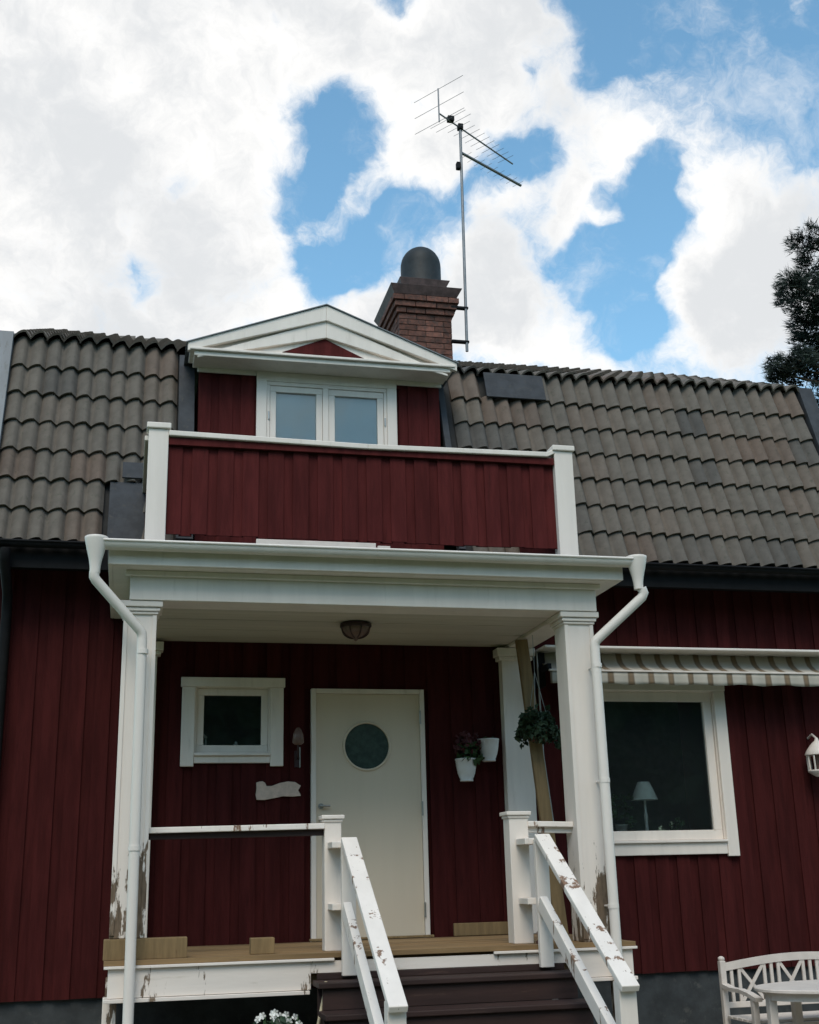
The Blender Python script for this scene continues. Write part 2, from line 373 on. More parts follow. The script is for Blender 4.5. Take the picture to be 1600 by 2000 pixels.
bm = bmesh.new(); box(bm, HX0+.03, HX1-.03, .03, 7.1, GZ-.3, BASE-.002); build('foundation', bm, 'stone_base', house)
# dark rooms behind the glass
B('interior_wall', 'room_dark', house, (HX0+.2, HX1-.2, 3.2, 3.25, BASE, 3.0), bevel=0)
B('interior_floor', 'room_dark', house, (HX0+.2, HX1-.2, .17, 3.2, -.10, -.02), bevel=0)
B('interior_ceiling', 'room_dark', house, (HX0+.2, HX1-.2, .17, 3.2, 2.95, 3.0), bevel=0)

# --- mansard roof
A1 = rad(72); t1 = math.tan(A1); ROW = .3025; R0Z, R0Y = 3.24, -.45
U1 = Vector((0, math.cos(A1), math.sin(A1))); N1 = Vector((0, -math.sin(A1), math.cos(A1)))
A2 = rad(25.5); U2 = Vector((0, math.cos(A2), math.sin(A2))); N2 = Vector((0, -math.sin(A2), math.cos(A2)))
RX0, NT = -2.745, 27; CW = 8.06/NT; RX1 = RX0+8.06
BRK = Vector((0, R0Y, R0Z)) + U1*(7*ROW/math.sin(A1)+.02) - N1*.06
RIDGE_Y = 3.45; RIDGE_Z = BRK.z + (RIDGE_Y-BRK.y)*math.tan(A2)
DX0, DX1 = -1.10, 1.30                       # dormer cheeks
def roofY(z): return R0Y + (z-R0Z)/t1
def lowp(x, z, off=0.0): return Vector((x, roofY(z), z)) + N1*off
def sag(x): return -.045*math.sin(math.pi*min(1, max(0, (x-RX0)/8.06)))
bm = bmesh.new()
for a, b in ((RX0, DX0), (DX1, RX1)):
    p = [lowp(a, R0Z-.02, -.06), lowp(b, R0Z-.02, -.06), Vector((b, BRK.y, BRK.z)), Vector((a, BRK.y, BRK.z))]
    prism(bm, p, -N1*.05)
p = [Vector((RX0, BRK.y, BRK.z-.03)), Vector((RX1, BRK.y, BRK.z-.03)), Vector((RX1, RIDGE_Y, RIDGE_Z-.03)), Vector((RX0, RIDGE_Y, RIDGE_Z-.03))]
prism(bm, p, -N2*.05)
p = [Vector((RX0, 7.2, RIDGE_Z-2.2)), Vector((RX1, 7.2, RIDGE_Z-2.2)), Vector((RX1, RIDGE_Y+.01, RIDGE_Z-.03)), Vector((RX0, RIDGE_Y+.01, RIDGE_Z-.03))]
prism(bm, p, (0, 0, -.05))
roof = build('roof', bm, 'roof_underlay', house)
for xs in (HX0, HX1-.1):                      # gambrel gable ends
    bm = bmesh.new()
    prism(bm, [(xs, .0, 3.401), (xs, BRK.y+.06, BRK.z-.12), (xs, RIDGE_Y, RIDGE_Z-.14), (xs, 7.1, RIDGE_Z-2.3), (xs, 7.1, 3.401)], (.1, 0, 0))
    build('gable_end', bm, 'red_paint', house)
bm = bmesh.new(); box(bm, HX0-.05, HX1+.05, -.40, -.03, 3.10, 3.13); box(bm, HX0-.05, HX1+.05, -.43, -.405, 3.02, 3.20)
build('eave_soffit', bm, 'black_metal', house)

def tile_mesh(length, name='roof_tile', w=CW):
    bm = bmesh.new(); S = 14; thick = .022; lift = .034
    def prof(u):                              # two soft rolls, the right edge lapping over the neighbour
        p = (2*u) % 1.0 if u < 1 else 1.0
        c = math.sin(math.pi/2*(p/.68)**.85) if p < .68 else .5+.5*math.cos(math.pi*(p-.68)/.32)
        return .068*c + .006*u
    fr, bk, lo = [], [], []
    for i in range(S+1):
        u = i/S; x = u*(w+.012)-.006; h = prof(u)
        fr.append(bm.verts.new((x, 0, h+lift))); bk.append(bm.verts.new((x, length, h-.004))); lo.append((x, 0, h+lift-thick))
    for i in range(S):
        f = bm.faces.new((fr[i], fr[i+1], bk[i+1], bk[i])); f.smooth = True
    f2 = [bm.verts.new(v.co + Vector((0, -.001, 0))) for v in fr]; l2 = [bm.verts.new(p) for p in lo]
    for i in range(S): bm.faces.new((l2[i], l2[i+1], f2[i+1], f2[i]))
    r = [bm.verts.new(c) for c in (fr[-1].co, (fr[-1].co.x, 0, lift-thick-.01), (fr[-1].co.x, length, -.02), bk[-1].co)]
    bm.faces.new(r)
    r = [bm.verts.new(c) for c in (fr[0].co, bk[0].co, (fr[0].co.x, length, -.02), (fr[0].co.x, 0, lift-thick-.01))]
    bm.faces.new(r)
    me = bpy.data.meshes.new(name); bm.to_mesh(me); bm.free(); me.materials.append(MATS['roof_tile']); return me
G1 = ROW/math.sin(A1)
TM = tile_mesh(G1+.05)
def tile_matrix(P, up, nor, jit=1.0):
    x = Vector((1, 0, 0)); m = Matrix(((x.x, up.x, nor.x, P.x), (x.y, up.y, nor.y, P.y), (x.z, up.z, nor.z, P.z), (0, 0, 0, 1)))
    return m @ Matrix.Rotation(rnd(-.008, .008)*jit, 4, 'Z') @ Matrix.Rotation(rnd(-.012, .012)*jit, 4, 'X') @ Matrix.Rotation(rnd(-.008, .008)*jit, 4, 'Y')
def put_tile(me, P, up, nor, par):
    o = bpy.data.objects.new('roof_tile', me); COL.objects.link(o); o.parent = par
    o.matrix_local = Matrix.Translation(-wloc(par)) @ tile_matrix(P, up, nor)
PATCH = (1.74, 2.40)
for r in range(7):
    z = R0Z + ROW*r
    for i in range(NT):
        x = RX0 + CW*i; xc = x+CW/2
        if DX0-.08 < xc < DX1+.08: continue
        if r == 6 and PATCH[0] < xc < PATCH[1]: continue
        if r in (0, 1) and -1.80 < xc < -1.45: continue
        P = Vector((x, roofY(z), z)) - N1*.045 + Vector((rnd(-.004, .004), 0, rnd(-.006, .006)+sag(xc)*r/7))
        put_tile(TM, P, U1, N1, roof)
TM2 = tile_mesh(.40); UP0 = BRK + N1*.035 - U2*.06 + N2*.012
for r in range(2):
    for i in range(NT):
        x = RX0+CW*i; P = UP0 + U2*(.345*r) + Vector((x, 0, sag(x+CW/2)+rnd(-.005, .005))); put_tile(TM2, P, U2, N2, roof)
bm = bmesh.new()
for r in range(2, 11):
    for i in range(NT):
        x = RX0+CW*i; P = UP0 + U2*(.345*r) + Vector((x, 0, sag(x+CW/2)))
        n0 = len(bm.verts); bm.from_mesh(TM2); bm.verts.ensure_lookup_table()
        mt = tile_matrix(P, U2, N2)
        for v in bm.verts[n0:]: v.co = mt @ v.co
o = build('upper_roof_tiles', bm, 'roof_tile', roof, recalc=False); o['kind'] = 'stuff'
for i in range(23):
    bm = bmesh.new(); x = RX0+.36*i-.05
    tube(bm, [(x, RIDGE_Y, RIDGE_Z+sag(x)), (x+.40, RIDGE_Y, RIDGE_Z+sag(x)+.012)], [.10, .115], 10); build('ridge_tile', bm, 'roof_tile', roof)
# verge strips, flashings, the sheet patch in the top row
def slope_strip(name, mat, x0, x1, za, zb, off, th=.02, label=None):
    bm = bmesh.new(); prism(bm, [lowp(x0, za, off), lowp(x1, za, off), lowp(x1, zb, off), lowp(x0, zb, off)], -N1*th)
    return build(name, bm, mat, roof, .003, label=label)
slope_strip('verge_board', 'grey_flashing', RX0-.19, RX0-.005, R0Z-.05, 5.42, .055, .16)
slope_strip('verge_board', 'slate_flashing', RX1+.005, RX1+.17, R0Z-.05, 5.42, .055, .16)
q = BRK + N1*.03
for a, b in ((RX0-.19, RX0-.006), (RX1+.006, RX1+.17)):
    bm = bmesh.new(); prism(bm, [Vector((a, q.y, q.z+.04)), Vector((b, q.y, q.z+.04)), Vector((b, RIDGE_Y, RIDGE_Z+.08)), Vector((a, RIDGE_Y, RIDGE_Z+.08))], -N2*.12)
    build('upper_verge', bm, 'slate_flashing', roof)
slope_strip('roof_patch', 'slate_flashing', PATCH[0]+.04, PATCH[1]-.0, 5.03, 5.33, .052, label='dark slate-grey sheet where tiles are missing')
slope_strip('flashing', 'slate_flashing', -1.80, -1.49, 3.19, 3.84, .030)
slope_strip('flashing', 'slate_flashing', -1.70, -1.50, 3.86, 4.02, .075)
slope_strip('flashing', 'slate_flashing', -1.23, -1.085, 3.3, 5.30, .030)
slope_strip('flashing', 'slate_flashing', 1.285, 1.345, 3.3, 5.30, .030)
# black eave gutter and corner downpipe
def gutter(name, mat, parent, x0, x1, y, z, r):
    bm = bmesh.new(); n = 10
    def ring(x, rr): return [bm.verts.new((x, y-rr*math.cos(math.pi*k/n), z-rr*math.sin(math.pi*k/n))) for k in range(n+1)]
    a, b, c, d = ring(x0, r), ring(x1, r), ring(x0, r-.006), ring(x1, r-.006)
    for k in range(n):
        f = bm.faces.new((a[k], b[k], b[k+1], a[k+1])); f.smooth = True
        f = bm.faces.new((c[k+1], d[k+1], d[k], c[k])); f.smooth = True
    bm.faces.new((a[0], c[0], d[0], b[0])); bm.faces.new((a[n], b[n], d[n], c[n]))
    bm.faces.new(c[::-1]); bm.faces.new(d)
    tube(bm, [(x0, y-r, z), (x1, y-r, z)], .011, 8)
    return build(name, bm, mat, parent)
gutter('gutter', 'black_metal', house, RX0-.1, -1.85, -.515, 3.215, .045)
gutter('gutter', 'black_metal', house, 2.25, RX1+.1, -.515, 3.205, .045)
T('downpipe', 'black_metal', house, [(-2.60, -.54, 3.15), (-2.60, -.54, 3.06), (-2.60, -.12, 2.86), (-2.60, -.085, 2.7), (-2.60, -.085, GZ+.1)], .042, 12)
B('corner_board', 'red_paint', house, (HX0-.03, HX0+.10, -.045, -.0235, BASE-.04, 3.1), bevel=.003)
B('corner_board', 'red_paint', house, (HX1-.10, HX1+.03, -.045, -.0235, BASE-.04, 3.1), bevel=.003)

# --- dormer with pediment
bm = bmesh.new(); wall_cells(bm, DX0+.05, DX1-.05, 3.25, 5.1, -.01, .028, [OPEN_DW]); dormer = build('dormer', bm, 'red_paint_lit', house)
for a in (DX0+.05, DX1-.12): B('cheek', 'red_paint_lit', dormer, (a, a+.07, .03, 1.4, 3.3, 5.06), bevel=0)
panel_boards(dormer, DX0+.05, DX1-.05, 3.25, 5.05, -.03, .098, [OPEN_DW], mat='red_paint_lit')
B('interior_wall', 'room_dark', dormer, (DX0+.2, DX1-.2, 1.3, 1.35, 3.4, 5.04), bevel=0)
PK = Vector((.10, 0, 5.66)); EL = (-1.175, 5.185); ER = (1.355, 5.165)
def rake(y0, y1, peak_z, lo, drop_l, drop_r, wtop):
    """one raking board each side of the gable between two parallel lines"""
    for (ex, ez) in (EL, ER):
        bm = bmesh.new(); k = 1-lo; ex2 = PK.x+(ex-PK.x)*lo; ez2 = peak_z+(ez-PK.z)*lo
        a = Vector((PK.x, y0, peak_z)); b = Vector((ex2, y0, ez2))
        prism(bm, [a, b, b+Vector((0, 0, -wtop*drop_l)), a+Vector((0, 0, -wtop))], (0, y1-y0, 0))
        yield bm
for bm in rake(-.36, -.312, 5.672, 1.0, .55, .55, .155): build('barge_board', bm, 'white_paint', dormer, .006)
for bm in rake(-.335, -.3005, 5.525, .93, .12, .12, .175): build('inner_barge_board', bm, 'white_paint', dormer, .005)
bm = bmesh.new(); prism(bm, [(-1.15, -.30, 5.15), (1.33, -.30, 5.15), (1.33, -.30, 5.165), (.10, -.30, 5.60), (-1.15, -.30, 5.175)], (0, .05, 0)); build('tympanum', bm, 'white_paint', dormer)
bm = bmesh.new(); prism(bm, [(-.31, -.306, 5.185), (.47, -.306, 5.175), (.09, -.306, 5.35)], (0, .005, 0)); build('gable_panel', bm, 'red_paint_lit', dormer)
B('cornice', 'white_paint', dormer, (EL[0]+.02, ER[0]-.02, -.372, -.04, 5.125, 5.150), (EL[0]+.06, ER[0]-.06, -.34, -.04, 5.080, 5.124), bevel=.006)
B('frieze_board', 'white_paint', dormer, (DX0+.03, -.523, -.075, -.053, 5.035, 5.079), (.823, DX1-.03, -.075, -.053, 5.035, 5.079), (-.522, .822, -.078, -.053, 4.985, 5.079), bevel=.004)
for s, (ex, ez) in ((-1, EL), (1, ER)):       # dormer roof sheets with a dark edge strip
    bm = bmesh.new(); a = Vector((PK.x, -.375, 5.684)); b = Vector((ex+s*.015, -.375, ez+.012))
    prism(bm, [a, b, b+Vector((0, 0, -.009)), a+Vector((0, 0, -.009))], (0, 2.0, 0)); build('dormer_roof', bm, 'grey_flashing', dormer)
# dormer window: two sashes with pale blinds
def sash(parent, x0, x1, z0, z1, y, w, mat='white_paint', depth=.045):
    fr = B('frame', mat, parent, (x0, x1, y, y+depth, z1-w, z1), (x0, x1, y, y+depth, z0, z0+w), (x0, x0+w, y+.001, y+depth-.001, z0+w, z1-w), (x1-w, x1, y+.001, y+depth-.001, z0+w, z1-w), bevel=.004)
    bm = bmesh.new(); box(bm, x0+w-.004, x1-w+.004, y+.022, y+.026, z0+w-.004, z1-w+.004); build('pane', bm, 'window_glass', parent)
    return fr
dw = B('dormer_window', 'white_paint', house, (-.424, .724, -.07, .0, 4.948, 4.984), (.105, .160, -.072, .0, 3.95, 4.948), (-.424, -.395, -.07, 0, 3.95, 4.947), (.695, .724, -.07, 0, 3.95, 4.947), bevel=.003)
for a in (-.52, .725): B('jamb_casing', 'white_paint', dw, (a, a+.095, -.085, -.053, 3.9, 4.984), bevel=.005)
sash(dw, -.393, .103, 3.96, 4.945, -.060, .058); sash(dw, .162, .693, 3.96, 4.945, -.060, .060)
for a, b in ((-.33, .04), (.225, .63)): B('blind', 'blind_cloth', dw, (a-.01, b+.01, -.020, -.016, 3.98, 4.885), bevel=0)
B('hinge', 'steel', dw, (-.412, -.398, -.082, -.0705, 4.60, 4.68), bevel=.002); B('hinge', 'steel', dw, (.697, .711, -.082, -.0705, 4.60, 4.68), bevel=.002)

# --- chimney
CX0, CX1, CY0, CY1 = 1.53, 2.22, 2.84, 3.72
chim = B('chimney', 'mortar', house, (CX0+.012, CX1-.012, CY0+.012, CY1-.012, 6.2, 7.52), bevel=0)
bh, gap = .066, .010
def course(z, ex, idx):
    x0, x1, y0, y1 = CX0-ex, CX1+ex, CY0-ex, CY1+ex; bl = (x1-x0)/3
    off = bl/2 if idx % 2 else 0
    e = [x0, x1] + [x0+off+bl*k for k in range(4)]; e = sorted({round(v, 4) for v in e if x0 <= v <= x1+1e-6})
    for a, b in zip(e, e[1:]):
        if b-a > .03: ubox('brick', 'brick', chim, a+gap/2, b-gap/2, y0+rnd(-.003, .002), y0+.11, z, z+bh)
    e = [y0+.115, y1] + [y0+.115+(bl/2-off)+bl*k for k in range(5)]; e = sorted({round(v, 4) for v in e if y0+.115 <= v <= y1+1e-6})
    for a, b in zip(e, e[1:]):
        if b-a > .03:
            ubox('brick', 'brick', chim, x0+rnd(-.003, .002), x0+.11, a+gap/2, b-gap/2, z, z+bh)
            ubox('brick', 'brick', chim, x1-.11, x1+rnd(-.002, .003), a+gap/2, b-gap/2, z, z+bh)
for k in range(16):
    z = 6.30+k*(bh+gap); course(z, (0 if k < 13 else (.028, .058, .085)[k-13]), k)
bm = bmesh.new()
def frust(bm, a, za, b, zb):
    A = [bm.verts.new((x, y, za)) for x, y in ((a[0], a[2]), (a[1], a[2]), (a[1], a[3]), (a[0], a[3]))]
    Bv = [bm.verts.new((x, y, zb)) for x, y in ((b[0], b[2]), (b[1], b[2]), (b[1], b[3]), (b[0], b[3]))]
    bm.faces.new(A[::-1]); bm.faces.new(Bv)
    for i in range(4): bm.faces.new((A[i], A[(i+1) % 4], Bv[(i+1) % 4], Bv[i]))
frust(bm, (CX0-.06, CX1+.06, CY0-.06, CY1+.06), 7.522, (CX0-.115, CX1+.125, CY0-.11, CY1+.13), 7.64)
frust(bm, (CX0-.11, CX1+.12, CY0-.105, CY1+.12), 7.6405, (CX0+.02, CX1-.02, CY0+.02, CY1-.05), 7.69)
build('collar', bm, 'collar_metal', chim, .004)
bm = bmesh.new(); frust(bm, (CX0+.06, CX1-.06, CY0+.04, CY1-.2), 7.691, (CX0+.03, CX1+.0, CY0+.01, CY1-.17), 7.80); build('upper_collar', bm, 'collar_metal', chim, .003)
bm = bmesh.new(); R_ = .262
prof = [(R_+.004, 0), (R_+.004, .02), (R_, .03), (R_, .30)] + [(R_*math.cos(a*math.pi/20), .30+R_*1.05*math.sin(a*math.pi/20)) for a in range(1, 11)]
lathe(bm, prof, (1.905, 3.13, 7.801), 28); build('chimney_hood', bm, 'hood_metal', chim)

# --- ground-floor openings
def casing_window(name, label, outer, head, jamb_w, apron, inner_sash, sash_w, ears, leg, parent=house):
    x0, x1, z0, z1 = outer; yf = -.058; yb = -.0245
    w = B(name, 'white_paint', parent, (x0-ears, x1+ears, yf-.008, yb, z1-head, z1), bevel=.005, label=label)
    B('jamb_casing', 'white_paint', w, (x0, x0+jamb_w, yf, yb, z0-leg, z1-head-.001), bevel=.005)
    B('jamb_casing', 'white_paint', w, (x1-jamb_w, x1, yf, yb, z0-leg, z1-head-.001), bevel=.005)
    B('apron', 'white_paint', w, (x0+jamb_w+.001, x1-jamb_w-.001, yf+.006, yb, z0, z0+apron), bevel=.005)
    B('sill', 'white_paint', w, (x0+jamb_w+.001, x1-jamb_w-.001, yf-.02, yb+.06, z0+apron+.001, z0+apron+.022), bevel=.004)
    a, b, c, d = inner_sash
    B('reveal', 'white_paint', w, (a-.02, a-.001, -.024, .1, c, d), (b+.001, b+.02, -.024, .1, c, d), (a-.02, b+.02, -.0242, .1, d+.001, d+.02), (a-.02, b+.02, -.0238, .1, c-.02, c-.001), bevel=0)
    sash(w, a, b, c, d, -.004, sash_w); return w
sw = casing_window('porch_window', 'small square white-framed window beside the door', (-1.118, -.245, 1.455, 2.185), .082, .112, .060, (-.985, -.375, 1.552, 2.095), .058, .012, .028)
bw = casing_window('picture_window', 'large single-pane window under the awning', (2.42, 3.955, .625, 2.2), .09, .115, .105, (2.555, 3.83, .755, 2.10), .085, .004, .022)
B('inner_bead', 'white_paint', bw, (3.745, 3.76, -.012, -.0045, .84, 2.014), bevel=.003)
door = B('front_door', 'white_paint', house, (0, .042, -.040, .05, -.01, 2.10), (.978, 1.02, -.040, .05, -.01, 2.10), (.043, .977, -.040, .05, 2.058, 2.10), bevel=.004)
bm = bmesh.new(); dx0, dx1, dz0, dz1, dc, dr = .045, .975, .012, 2.055, Vector((.495, 0, 1.60)), .197
n = 64; fr, bk, ofr, obk = [], [], [], []
for k in range(n):
    a = 2*math.pi*(k+.5)/n; c, s = math.cos(a), math.sin(a)
    t = min(((dx1-dc.x) if c > 0 else (dc.x-dx0))/max(abs(c), 1e-6), ((dz1-dc.z) if s > 0 else (dc.z-dz0))/max(abs(s), 1e-6))
    for lst, y, r in ((fr, -.018, dr), (bk, .03, dr), (ofr, -.018, t), (obk, .03, t)): lst.append(bm.verts.new((dc.x+c*r, y, dc.z+s*r)))
for k in range(n):
    j = (k+1) % n
    bm.faces.new((fr[k], fr[j], ofr[j], ofr[k])); bm.faces.new((bk[j], bk[k], obk[k], obk[j])); bm.faces.new((fr[j], fr[k], bk[k], bk[j])); bm.faces.new((ofr[k], ofr[j], obk[j], obk[k]))
# square the corners off
for cx, cz in ((dx0, dz0), (dx1, dz0), (dx0, dz1), (dx1, dz1)):
    best = min(range(n), key=lambda k: (Vector((ofr[k].co.x-cx, 0, ofr[k].co.z-cz))).length)
    ofr[best].co.x = obk[best].co.x = cx; ofr[best].co.z = obk[best].co.z = cz
build('leaf', bm, 'cream_door', door)
bm = bmesh.new()
pr = [(.197, -.0), (.216, 0), (.216, .008), (.211, .012), (.202, .012), (.197, .010)]
n = 48; rings = [[bm.verts.new((dc.x+r*math.cos(2*math.pi*k/n), -.019-h, dc.z+r*math.sin(2*math.pi*k/n))) for k in range(n)] for r, h in pr]
for a, b in zip(rings, rings[1:]+rings[:1]):
    for k in range(n):
        f = bm.faces.new((a[k], a[(k+1) % n], b[(k+1) % n], b[k])); f.smooth = True
build('porthole_ring', bm, 'cream_door', door)
bm = bmesh.new(); v = [bm.verts.new((dc.x+.199*math.cos(2*math.pi*k/n), -.006, dc.z+.199*math.sin(2*math.pi*k/n))) for k in range(n)]; bm.faces.new(v); build('porthole_glass', bm, 'door_glass', door)
bm = bmesh.new(); tube(bm, [(.085, -.018, 1.09), (.085, -.032, 1.09)], .024, 16); tube(bm, [(.085, -.032, 1.09), (.085, -.066, 1.09), (.16, -.066, 1.09)], .009, 10); build('handle', bm, 'steel', door)
bm = bmesh.new(); tube(bm, [(.085, -.018, .98), (.085, -.030, .98)], .020, 16); build('lock', bm, 'steel', door)
for z in (1.06, .22, 1.85):
    bm = bmesh.new(); tube(bm, [(.977, -.046, z-.06), (.977, -.046, z+.06)], .009, 10); build('hinge', bm, 'steel', door)
B('threshold', 'raw_wood', door, (-.02, 1.04, -.09, -.041, .0, .018), bevel=.003)

# ------------------------------------------------------------------ porch
PY = -1.80                                   # front of the deck
porch = thing('porch', 'white open porch on square flaking columns before the front door', 'porch', (.25, -.9, GZ))
deck = B('deck', 'deck_wood', porch, (-1.58, 2.06, PY+.08, -.05, -.20, -.034), bevel=0)
pw = .128; y = PY
while y < -.14:
    ubox('deck_plank', 'deck_wood', deck, -1.64+rnd(-.008, .008), 2.14+rnd(-.008, .008), y, min(y+pw-.006, -.045), -.031, rnd(-.003, .001)); y += pw
# painted skirt
for b in ((-1.615, -.26, PY+.012, PY+.04, -.235, -.052), (1.66, 2.11, PY+.012, PY+.04, -.235, -.052), (-.259, 1.659, PY+.014, PY+.042, -.13, -.052),
          (-1.617, -1.59, PY+.041, -.06, -.235, -.052), (2.085, 2.112, PY+.043, -.06, -.235, -.052)): B('skirt_board', 'skirt_paint', porch, b, bevel=.003)
for b in ((-1.645, -.1, PY-.016, PY+.011, -.051, -.033), (1.05, 2.14, PY-.016, PY+.011, -.051, -.033), (-1.64, -.27, PY-.010, PY+.03, -.262, -.238), (1.66, 2.13, PY-.010, PY+.03, -.262, -.238)):
    B('skirt_moulding', 'skirt_paint', porch, b, bevel=.003)
for x, yy in ((-1.60, -1.62), (-1.60, -.2), (2.05, -1.62), (2.05, -.2)): B('deck_post', 'white_peeling', porch, (x-.045, x+.045, yy-.045, yy+.045, GZ-.02, -.205 if yy > -1 else -.236), bevel=.004)
def column(cx, w, z0, z1, yc):
    h = w/2
    c = B('column', 'white_peeling', porch, (cx-h, cx+h, yc-h, yc+h, z0, z1), bevel=.006)
    B('corner_strip', 'white_peeling', c, (cx-h-.001, cx-h+.03, yc-h-.010, yc-h-.0005, z0+.02, z1-.1), (cx+h-.03, cx+h+.001, yc-h-.010, yc-h-.0005, z0+.02, z1-.1), bevel=.003)
    B('capital', 'white_paint', c, (cx-h-.012, cx+h+.012, yc-h-.018, yc+h+.012, z1-.095, z1-.076), (cx-h-.024, cx+h+.024, yc-h-.03, yc+h+.024, z1-.074, z1-.046), (cx-h-.042, cx+h+.042, yc-h-.046, yc+h+.042, z1-.044, z1), bevel=.006)
    return c
YC = -1.575
column(-1.503, .235, .135, 2.470, YC); column(1.893, .238, .0, 2.470, YC)
for cx, hw in ((-1.455, .115), (1.865, .13)):     # pilasters on the wall
    p = B('pilaster', 'white_paint', porch, (cx-hw, cx+hw, -.125, -.0235, 0, 2.42), bevel=.005)
    B('capital', 'white_paint', p, (cx-hw-.03, cx+hw+.03, -.155, -.0235, 2.36, 2.395), (cx-hw-.05, cx+hw+.05, -.175, -.0235, 2.396, 2.47), bevel=.006)
B('beam', 'white_paint', porch, (-1.585, 2.035, YC-.175, YC+.10, 2.472, 2.655), bevel=.005)
B('side_beam', 'white_paint', porch, (-1.58, -1.40, YC+.102, -.03, 2.474, 2.655), bevel=.005)
B('side_beam', 'white_paint', porch, (1.80, 2.03, YC+.102, -.03, 2.474, 2.655), bevel=.005)
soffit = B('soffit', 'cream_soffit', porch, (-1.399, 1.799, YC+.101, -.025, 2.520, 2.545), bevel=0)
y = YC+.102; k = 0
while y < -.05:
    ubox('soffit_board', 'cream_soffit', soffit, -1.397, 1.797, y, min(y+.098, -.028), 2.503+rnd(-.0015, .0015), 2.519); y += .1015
# overhang: fascia, crown, roof sheet
B('fascia', 'white_paint', porch, (-1.745, 2.205, -1.925, -1.895, 2.690, 2.800), bevel=.004)
for a in (-1.745, 2.175): B('fascia', 'white_paint', porch, (a, a+.03, -1.894, -.03, 2.690, 2.800), bevel=.004)
B('bed_moulding', 'white_paint', porch, (-1.62, 2.07, -1.785, YC-.177, 2.645, 2.688), bevel=.008)
B('eave_board', 'white_paint', porch, (-1.714, 2.174, -1.8945, -.03, 2.6885, 2.72), bevel=0)
bm = bmesh.new(); prism(bm, [(-1.76, -1.97, 2.815), (-1.76, -1.97, 2.830), (-1.76, -.03, 2.90), (-1.76, -.03, 2.885)], (3.98, 0, 0)); build('roof_sheet', bm, 'grey_flashing', porch)
B('roof_base', 'roof_underlay', porch, (-1.70, 2.16, -1.88, -.04, 2.721, 2.81), bevel=0)
gut = gutter('gutter', 'white_metal', porch, -1.86, 2.31, -1.995, 2.835, .058)
def funnel(cx, parent):
    bm = bmesh.new(); lathe(bm, [(.036, 0), (.038, .05), (.046, .10), (.064, .17), (.081, .245), (.083, .262), (.078, .265), (.074, .25)], (cx, -2.0, 2.60), 22); return build('hopper', bm, 'white_metal', parent)
fl = funnel(-1.832, gut); frr = funnel(2.295, gut)
T('downpipe', 'white_metal', porch, [(-1.835, -2.0, 2.61), (-1.835, -2.0, 2.575), (-1.82, -1.99, 2.55), (-1.505, -1.87, 2.225), (-1.489, -1.858, 2.20), (-1.485, -1.855, 2.16), (-1.472, -1.86, GZ+.12)], .036, 14)
T('downpipe', 'white_metal', porch, [(2.32, -2.0, 2.61), (2.335, -2.0, 2.575), (2.32, -1.99, 2.54), (1.975, -1.87, 2.225), (1.957, -1.858, 2.20), (1.953, -1.855, 2.16), (1.963, -1.86, GZ+.12)], .038, 14)
for x, zs in ((-1.479, (2.07, .72)), (1.957, (2.02, 1.15, .25))):
    for z in zs:
        bm = bmesh.new(); tube(bm, [(x, -1.857, z-.016), (x, -1.857, z+.016)], .0415, 14); tube(bm, [(x, -1.82, z), (x, -1.69, z)], .008, 6); build('pipe_clamp', bm, 'white_metal', porch)
# front railings
def newel(cx, w, yc, top):
    n_ = B('newel_post', 'white_paint', porch, (cx-w/2, cx+w/2, yc-w/2, yc+w/2, 0, top-.03), bevel=.005)
    B('cap', 'white_paint', n_, (cx-w/2-.022, cx+w/2+.022, yc-w/2-.022, yc+w/2+.022, top-.029, top), (cx-w/2-.010, cx+w/2+.010, yc-w/2-.010, yc+w/2+.010, top-.050, top-.030), bevel=.006)
newel(-.072, .125, -1.545, .935); newel(1.348, .150, -1.52, .945)
bm = bmesh.new(); bar(bm, (-1.385, -1.585, .845), (-.135, -1.575, .858), .095, .040); build('top_rail', bm, 'rail_peeling', porch, .005)
bm = bmesh.new(); bar(bm, (-1.385, -1.575, .805), (-.135, -1.565, .815), .030, .045); build('under_rail', bm, 'stair_paint', porch, .003)
bm = bmesh.new(); bar(bm, (1.423, -1.56, .853), (1.775, -1.575, .842), .095, .040); build('top_rail', bm, 'rail_peeling', porch, .005)
bm = bmesh.new(); bar(bm, (1.423, -1.555, .812), (1.775, -1.565, .802), .030, .045); build('under_rail', bm, 'rail_peeling', porch, .003)

# ------------------------------------------------------------------ balcony over the porch
balc = thing('balcony', 'dark red boarded balcony parapet with white posts above the porch', 'balcony', (.2, -1.0, 2.9))
par = B('parapet', 'red_paint_lit', balc, (-1.345, 1.755, -1.695, -1.66, 3.05, 3.74), bevel=0)
panel_boards(par, -1.345, 1.755, 2.982, 3.748, -1.700, .098, rag=.014, mat='red_paint_lit')
B('shadow_rail', 'red_paint_lit', balc, (-1.344, 1.754, -1.745, -1.7225, 3.69, 3.748), bevel=.003)
for sx, a, b in ((-1, -1.475, -1.445), (1, 1.85, 1.88)):
    side = B('side_parapet', 'red_paint_lit', balc, (a, b, -1.62, -.36, 2.95, 3.74), bevel=0)
    k = 0; y = -1.62
    while y < -.45:
        ubox('board', 'red_paint_lit', side, a-.02 if sx < 0 else b+.001, a-.001 if sx < 0 else b+.02, y, y+.112, 2.93, 3.745); y += .118
    B('side_rail', 'white_paint', balc, (a-.05, b+.04, -1.645, -.30, 3.7505, 3.79), bevel=.005)
for a, b, top, zb in ((-1.497, -1.347, 3.845, 2.845), (1.757, 1.915, 3.845, 2.843)):
    p = B('post', 'white_peeling', balc, (a, b, -1.755, -1.635, zb, top-.035), bevel=.005)
    B('cap', 'white_paint', p, (a-.016, b+.016, -1.775, -1.615, top-.034, top+.012), bevel=.007)
